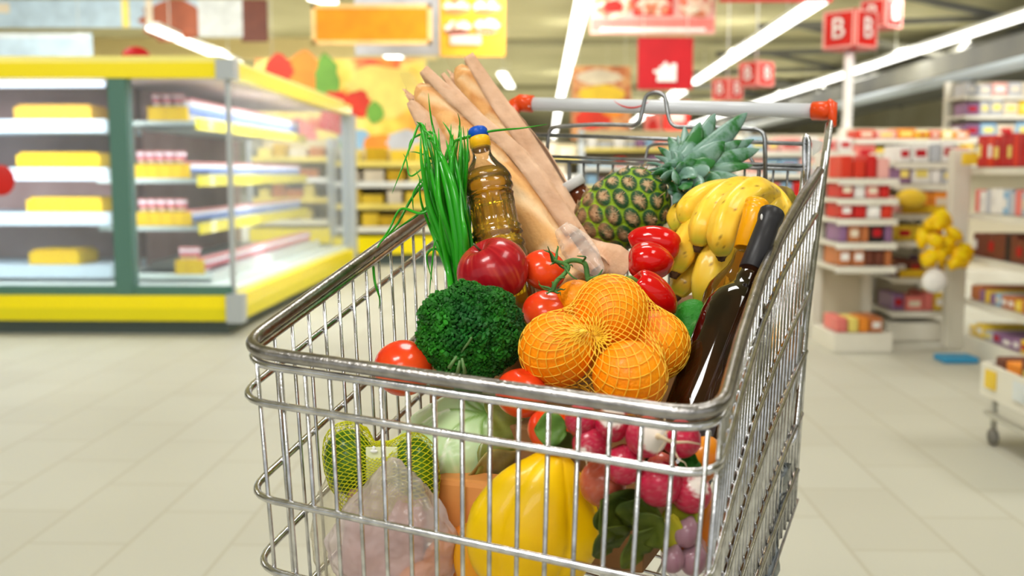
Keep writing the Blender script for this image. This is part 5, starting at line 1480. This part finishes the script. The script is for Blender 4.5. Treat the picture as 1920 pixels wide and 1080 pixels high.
def ccol(v):
    k = vein(v, root, 0); n_ = .5 + .5 * nz(v, 2.4, 5); b_ = [g0[m] * n_ + g1[m] * (1 - n_) for m in range(3)]
    dk = max(0, min(1, nz(v, 1.2, 2) + .1)) * .5; b_ = [b_[m] * (1 - dk) + g0[m] * dk * .92 for m in range(3)]
    tint = g2 if nz(v, 1.5, 9) > 0 else gw
    return tuple(b_[m] * (1 - .9 * k) + tint[m] * .9 * k for m in range(3))
q = MB(); q.ball(c, (px(128, 1.155), px(112, 1.155), px(86, 1.155)), fr, 120, 80, cfn, ccol); q.build('head', CAB, cab)
# outer leaves hugging the head, wilted brownish one at the right
for (dirv, span, off, cc, sd) in ((V((.9, -.35, .1)), .95, 1.035, ((146, 158, 78), (112, 122, 50)), 3), (V((.6, -.6, -.75)), .8, 1.05, ((168, 156, 84), (132, 116, 58)), 8)):
    f3 = frame(dirv.normalized()); vs = []; cl = []; n1, n2 = 16, 48; ca, cb_ = lin(cc[0]), lin(cc[1])
    for i in range(n1 + 1):
        for j in range(n2):
            a = 2 * pi * j / n2; th = span * (i / n1) * (1 + .12 * sin(3 * a + sd) + .06 * sin(7 * a)); u = f3 @ V((sin(th) * cos(a), sin(th) * sin(a), cos(th)))
            rim_ = max(0, i / n1 - .7) / .3; k = off + .012 * nz(u, 3, sd) + .05 * rim_ ** 2 * (.6 + .8 * sin(5 * a + sd))
            l = fr.inverted() @ u; vs.append(c + fr @ V((l.x * px(128, 1.155), l.y * px(112, 1.155), l.z * px(86, 1.155))) * k)
            w = .5 + .5 * sin(9 * a + 2 * sin(i * .5)); cl.append(tuple(ca[m] * w + cb_[m] * (1 - w) for m in range(3)))
    fs = [(i * n2 + j, i * n2 + (j + 1) % n2, (i + 1) * n2 + (j + 1) % n2, (i + 1) * n2 + j) for i in range(n1) for j in range(n2)]
    q = MB(); q.add(vs, fs, True, cl); o = q.build('outer_leaf', CAB, cab); md = o.modifiers.new('thick', 'SOLIDIFY'); md.thickness = .0012

# ---------- netted avocados at the left
AV = mat('avocado_skin', (44, 92, 14), .35, col2=(96, 138, 26), nscale=30, bump=.8, bscale=160, coat=.3)
sp = []
for (x, y, d, a, b_, ax, lab) in ((655, 862, 1.075, 47, 66, (-.12, 1), 'left avocado in the yellow green net at the front left corner'), (776, 885, 1.07, 46, 74, (-.12, 1), 'right avocado in the yellow green net, in front of the cabbage')):
    d = keep(x, y, d, a * 1.1); c = P(x, y, d); q = MB(); f_ = vframe(ax); q.ball(c, (px(a, d), px(a, d), px(b_, d)), f_, 40, 30, lambda v: 1 - .12 * max(0, v.z) ** 2 + .01 * nz(v, 3)); put(q, 'avocado', AV, lab, 'avocado', c, 'avocados in the yellow green net')
    for k in (-.45, -.15, .15, .4): sp.append((c + f_ @ V((0, 0, px(b_, d) * k)), px(a, d) * math.sqrt(1 - (k * .95) ** 2) * 1.0))
q = MB(); cc_ = P(716, 868, 1.055); q.box(cc_, (px(62, 1.01), .0012, px(64, 1.01)), vframe((0, 1)).copy() if False else None, .0005)
lb = solo(q, 'net_card', mat('card_white', (236, 240, 196), .5), 'white card label inside the yellow green net between the avocados', 'label card')
q = MB(); o = P(701, 846, 1.052)
q.ball(o, (.004, .0006, .0018), None, 12, 6); q.ball(o + V((0, 0, .003)), (.0018, .0006, .0024), None, 12, 6); q.build('card_mark', mat('mark_white', (252, 252, 250), .5), lb)
sp.append((P(716, 870, 1.075), .022)); sp.append((P(700, 930, 1.075), .034))
nc = P(716, 890, 1.075)
net(nc, P(735, 985, 1.06) - nc, sp, 34, .00042, mat('lime_net', (214, 214, 30), .4), 'net_bag', 'yellow green net bag around the avocados at the front left', 'net bag', twist=5, relax=40)

# ---------- milky plastic bag with meat, front left
MEAT = mat('pink_meat', (206, 164, 152), .45, col2=(178, 128, 116), nscale=34, bump=.6, bscale=90)
q = MB(); c = P(722, 1020, 1.07)
def slab(v):
    m_ = max(abs(v.x), abs(v.y), abs(v.z)); return (1 / m_) ** .75 * (1 + .06 * nz(v, 2.5, 3))
q.ball(c, (px(76, 1.07), .022, px(118, 1.07)), vframe((.05, 1)) @ M.Identity(3), 48, 32, slab)
put(q, 'meat_pack', MEAT, 'pinkish pack of meat inside the milky plastic bag', 'meat pack', c)
q = MB(); c = P(838, 1030, 1.06)
for k in range(1): q.ball(c, (px(30, 1.0), px(30, 1), px(90, 1.0)), vframe((.75, .5)), 20, 14, lambda v: 1 - .3 * max(0, -v.z))
put(q, 'carrot', mat('carrot_skin', (226, 138, 52), .5, col2=(206, 118, 40), nscale=30), 'thick orange carrot lying in the plastic bag', 'carrot', c)
q = MB(); c = P(800, 1075, 1.05); q.ball(c, (px(28, 1.0), px(28, 1), px(80, 1.0)), vframe((.95, .2)), 20, 14, lambda v: 1 - .3 * max(0, -v.z))
put(q, 'carrot', _mc['carrot_skin'], 'lower orange carrot at the bottom edge in the plastic bag', 'carrot', c)
MILK = film('milky_bag', (236, 224, 222), .16, .70, .4)
def crumple(name, label, c, rx, rz, ry, peak, m, seed, rot=0):
    q = MB(); f_ = vframe((0, 1))
    def fn(v):
        k = 1 + .10 * nz(v, 2.4, seed) + .07 * nz(v, 5.5, seed + 2)
        return (k * (1 - .35 * max(0, v.z)), k, k + peak * max(0, v.z) ** 6)
    q.ball(c, (rx, ry, rz), f_, 72, 48, fn); return put(q, name, m, label, 'plastic bag', c)
crumple('plastic_bag', 'milky clear plastic bag peaked like a tent at the front left', P(738, 1015, 1.04), px(126, 1.04), px(122, 1.04), .034, .30, MILK, 4)
crumple('plastic_bag', 'thin clear plastic bag behind the left end of the front grid', P(625, 990, 1.09), px(42, 1.09), px(105, 1.09), .028, .1, film('thin_bag', (232, 226, 205), .2, .86, .6), 7)

# ---------- orange brown paper packet under the cabbage
PKT = mat('orange_packet', (224, 152, 84), .5, col2=(206, 126, 58), nscale=14, bump=.6, bscale=30)
q = MB(); f_ = M.Rotation(-.35, 3, 'Z'); q.box(P(888, 985, 1.09), (px(135, 1.09), .04, px(190, 1.09)), f_, .006); pk_ = solo(q, 'paper_packet', PKT, 'orange brown paper packet standing under the cabbage', 'packet')
q = MB(); q.box(P(866, 985, 1.066), (px(4, 1), .003, px(180, 1.0)), f_); q.build('fold_seam', mat('packet_seam', (170, 96, 40), .5), pk_)

# ---------- yellow squash in the front
YS = mat('yellow_squash_skin', (255, 212, 0), .4, col2=(252, 196, 0), nscale=9, coat=.15, sss=.04, sssr=.01, bump=.15, bscale=120)
c = P(1003, 985, 1.0); fr = vframe((.30, 1), .1); q = MB()
def yfn(v):
    a = math.atan2(v.y, v.x); s = math.sqrt(max(0, 1 - v.z ** 2))
    g = abs(math.sin(5.5 * a / 1.0 * .5 + .4 + .5 * v.z)) ** .55
    k = 1 - .14 * (1 - g) * s ** .3 - .05 * nz(v, 2)
    up = max(0, v.z)
    return (k * (1 - .42 * up ** 1.4), k * (1 - .3 * up), 1 + .02 * nz(v, 3, 3))
q.ball(c, (px(130, 1.0), px(92, 1.0), px(150, 1.0)), fr, 120, 80, yfn)
ys = put(q, 'yellow_squash', YS, 'big bright yellow ribbed squash in the middle of the front grid', 'squash', c)
q = MB(); c2 = P(905, 1040, 1.03)
q.ball(c2, (px(60, .98), px(50, .98), px(80, .98)), vframe((.1, 1)), 60, 40, lambda v: 1 - .08 * (1 - abs(math.sin(2 * math.atan2(v.y, v.x))) ** .6)); put(q, 'yellow_pepper', mat('yellow_pepper_skin', (240, 172, 8), .25, coat=.5, col2=(230, 150, 6), nscale=9), 'darker yellow pepper left of the big squash by the grid', 'pepper', c2)

# ---------- radishes
RAD = mat('radish_skin', (255, 255, 255), .3, attr=True, coat=.3, sss=.12, sssr=.005); ROOT = mat('radish_root', (238, 214, 176), .6)
RL_ = [(1090, 788, .93, 31, (0, -1), 0, 'dark pink radish beside the green leaf, top left of the radish heap', .0), (1148, 795, .925, 34, (-.1, .8), .9, 'radish with a white top just under the front rim', .34),
       (1212, 819, .905, 39, (.45, .15), 1.1, 'largest radish showing its white root end with a long root', .42), (1277, 823, .93, 36, (.6, -.2), .5, 'radish at the right end of the row under the rim', .0),
       (1108, 830, .93, 35, (-.4, -.5), .8, 'radish with a pale lower end left of the middle', .16), (1171, 871, .925, 37, (0, 1), .2, 'red radish in the middle partly behind the second cross wire', .0),
       (1236, 908, .925, 42, (.2, 1), .3, 'large dark radish low in the heap', .0), (1296, 925, .93, 38, (.4, .8), .9, 'low radish with a whitish end by the corner of the grid', .2), (1240, 880, .955, 30, (0, 1), 0, 'brownish red radish behind the others', .0),
       (1130, 905, .955, 44, (0, 1), 0, 'dull orange pink radish behind the squash', .0)]
for i, (x, y, d, r, ax, tip, lab, wh) in enumerate(RL_):
    d = keep(x, y, d, r); c = P(x, y, d); f_ = vframe(ax, tip); pk1, pk2, w_ = lin((206, 40, 76)), lin((180, 24, 56)), lin((244, 232, 222))
    if i == 9: pk1, pk2 = lin((204, 104, 70)), lin((190, 84, 60))
    if i == 8: pk1, pk2 = lin((190, 84, 60)), lin((170, 60, 60))
    def rc_(v):
        n_ = .5 + .5 * nz(v, 3, i); k = max(0, min(1, (v.z - (1 - wh) + .10 * nz(v, 6, i)) / .10)) if wh else 0
        sp_ = .18 * max(0, nz(v, 14, i)); b_ = [pk1[m] * n_ + pk2[m] * (1 - n_) for m in range(3)]
        b_ = [b_[m] * (1 - sp_) + w_[m] * sp_ for m in range(3)]; return tuple(b_[m] * (1 - k) + w_[m] * k for m in range(3))
    q = MB(); q.ball(c, (px(r, d), px(r, d), px(r * 1.04, d)), f_, 44, 30, lambda v: 1 + .05 * math.exp(-((1 - v.z) / .03)) + .012 * nz(v, 2, i), rc_)
    o = put(q, 'radish', RAD, lab, 'radish', c, 'radishes in the front right corner')
    if i in (1, 2, 4, 3):
        q = MB(); b0 = c + f_ @ V((0, 0, px(r, d)))
        if i == 2: pl = [b0, P(1240, 820, .865), P(1262, 829, .862), P(1290, 829, .865), P(1313, 833, .87)]; pr = .0030
        elif i == 3: pl = [P(1262, 838, .893), P(1272, 860, .89), P(1284, 868, .885), P(1290, 882, .88)]; pr = .0010
        elif i == 1: pl = [P(1140, 775, .91), P(1128, 768, .90)]; pr = .001
        else: pl = [b0, b0 + f_ @ V((.003, .004, .006)), b0 + f_ @ V((.007, .002, .010))]; pr = .0012
        pp = smooth_path(pl, 6); q.tube(pp, [pr * (1 - .85 * (k / (len(pp) - 1)) ** .6) for k in range(len(pp))], 7); q.build('root', ROOT, o)
        if i == 2:
            q = MB()
            for pl in ([P(1243, 818, .865), P(1262, 800, .865), P(1276, 796, .865)], [P(1250, 824, .863), P(1240, 838, .862), P(1230, 855, .862)], [P(1246, 786, .88), P(1262, 812, .868), P(1266, 824, .864)]):
                pp = smooth_path(pl, 5); q.tube(pp, [.0006 * (1 - .7 * k / (len(pp) - 1)) for k in range(len(pp))], 5)
            q.build('root_hair', ROOT, o)

# ---------- leaves
def leafmesh(q, base, tip, w, up, curl=.3, n=14, seed=0):
    T = tip - base; L = T.length; T.normalize(); s = T.cross(up).normalized(); nr = s.cross(T).normalized(); vs = []
    for i in range(n + 1):
        t = i / n; ww = w * math.sin(pi * min(1, .06 + t * .94)) ** .7; c = base + T * L * t + nr * curl * L * (t * t) * .5
        for j in range(9):
            u = (j - 4) / 4; vs.append(c + s * ww * u + nr * (ww * .3 * abs(u) + .05 * w * sin(t * 14 + u * 5 + seed)))
    fs = [(i * 9 + j, i * 9 + j + 1, (i + 1) * 9 + j + 1, (i + 1) * 9 + j) for i in range(n) for j in range(8)]
    q.add(vs, fs)


LF = mat('leaf_green', (104, 142, 56), .45, col2=(66, 100, 34), nscale=30, bump=.6, bscale=70)
LD = mat('dark_leaf', (58, 74, 22), .5, col2=(96, 104, 30), nscale=26, bump=.8, bscale=60)
def leaf_thing(nm, lab, items, m, cat='leaf'):
    q = MB()
    for k, (a, b_, w) in enumerate(items): leafmesh(q, P(a[0], a[1], keep(*a, 20)), P(b_[0], b_[1], keep(*b_, 12)), w, UPV * .3 - _f, .3, seed=k)
    o = solo(q, nm, m, lab, cat); md = o.modifiers.new('thick', 'SOLIDIFY'); md.thickness = .0010; return o


leaf_thing('radish_leaf', 'pale green radish leaf lying over the small tomato', [((1062, 806, .94), (1004, 806, .945), .016)], LF)
leaf_thing('wilted_leaf', 'dark wilted leaf between the small tomato and the radishes', [((1075, 820, .95), (1035, 838, .95), .010)], LD)
lt = leaf_thing('leafy_greens', 'clump of dark olive leafy greens low at the right behind the grid', [((1180, 985, .95), (1120, 935, .93), .026), ((1190, 990, .94), (1215, 930, .925), .022), ((1160, 1000, .95), (1150, 925, .94), .022), ((1200, 1010, .93), (1246, 968, .915), .018), ((1150, 1030, .95), (1125, 985, .93), .02), ((1210, 1040, .93), (1180, 1000, .92), .025)], LD, 'greens')
leaf_thing('parsley_sprig', 'small dark green sprig under the right hand radish', [((1300, 870, .94), (1270, 876, .93), .008), ((1290, 868, .94), (1300, 848, .935), .007), ((1310, 865, .94), (1285, 890, .93), .008)], mat('parsley', (38, 100, 22), .5), 'sprig')
leaf_thing('lettuce_leaf', 'yellow green leaf beside the low radish at the grid corner', [((1240, 990, .94), (1316, 950, .93), .014), ((1250, 1035, .93), (1262, 960, .92), .012)], mat('lettuce', (196, 176, 40), .45, col2=(140, 160, 40), nscale=20), 'leaf')
# orange fruit and onions at the right corner
MG = mat('mango_skin', (232, 150, 24), .35, col2=(224, 120, 20), nscale=12, coat=.3)
for (x, y, d, a, b_, ax, lab) in ((1318, 862, .985, 34, 46, (.4, 1), 'yellow orange mango behind the right end of the radishes'), (1322, 985, .97, 34, 62, (.25, 1), 'lower orange mango at the right corner of the grid'), (1268, 1000, .95, 26, 60, (.2, 1), 'narrow yellow mango among the greens')):
    c = P(x, y, d); q = MB(); q.ball(c, (px(a, d), px(a, d), px(b_, d)), vframe(ax), 36, 26, lambda v: 1 + .03 * nz(v, 2)); put(q, 'mango', MG, lab, 'mango', c)
ONN = mat('shallot_skin', (196, 160, 168), .3, col2=(150, 104, 118), nscale=22, coat=.4, stretch=(1, 1, .3))
for k, (x, y, d, a, lab) in enumerate(((1288, 1000, .925, 24, 'upper shallot in the clear bag at the lower right'), (1300, 1050, .93, 26, 'lowest shallot in the clear bag at the lower right'), (1262, 1050, .925, 22, 'shallot beside the leafy greens at the bottom edge'))):
    d = keep(x, y, d, a); c = P(x, y, d); q = MB(); q.ball(c, (px(a, d), px(a, d), px(a * 1.15, d)), vframe((.3, 1)), 28, 20, lambda v: 1 + .25 * math.exp(-((1 - v.z) / .05))); put(q, 'shallot', ONN, lab, 'shallot', c)
crumple('plastic_bag', 'clear plastic bag of shallots low at the right corner', P(1285, 1030, .965), px(45, .965), px(60, .965), .024, .1, film('shallot_bag', (236, 230, 240), .1, .85, .6), 12)

# ---------- cartons filling the inside of the basket under the pile
BX = mat('brown_cardboard', (150, 108, 66), .7, col2=(136, 96, 58), nscale=12)
for (x, y, d, sx, sy, sz, rz, lab) in ((1085, 880, 1.34, .14, .10, .13, -.38, 'brown cardboard carton under the pineapple'), (1060, 905, 1.15, .20, .10, .14, -.38, 'brown cardboard carton under the netted oranges'),
                             (1225, 890, 1.29, .09, .10, .12, -.38, 'brown cardboard carton under the bananas'), (905, 900, 1.29, .13, .07, .15, -.38, 'brown cardboard carton behind the cabbage'),
                             (1085, 705, 1.475, .19, .10, .20, -.38, 'brown carton hidden under the bread sleeves and tomatoes'), (897, 700, 1.40, .10, .09, .19, -.38, 'brown carton hidden behind the broccoli under the oil bottle'), (1292, 700, 1.44, .09, .12, .20, -.38, 'brown carton hidden behind the melon under the bananas')):
    q = MB(); q.box(P(x, y, d), (sx, sy, sz), M.Rotation(rz, 3, 'Z'), .003); solo(q, 'cardboard_carton', BX, lab, 'carton')
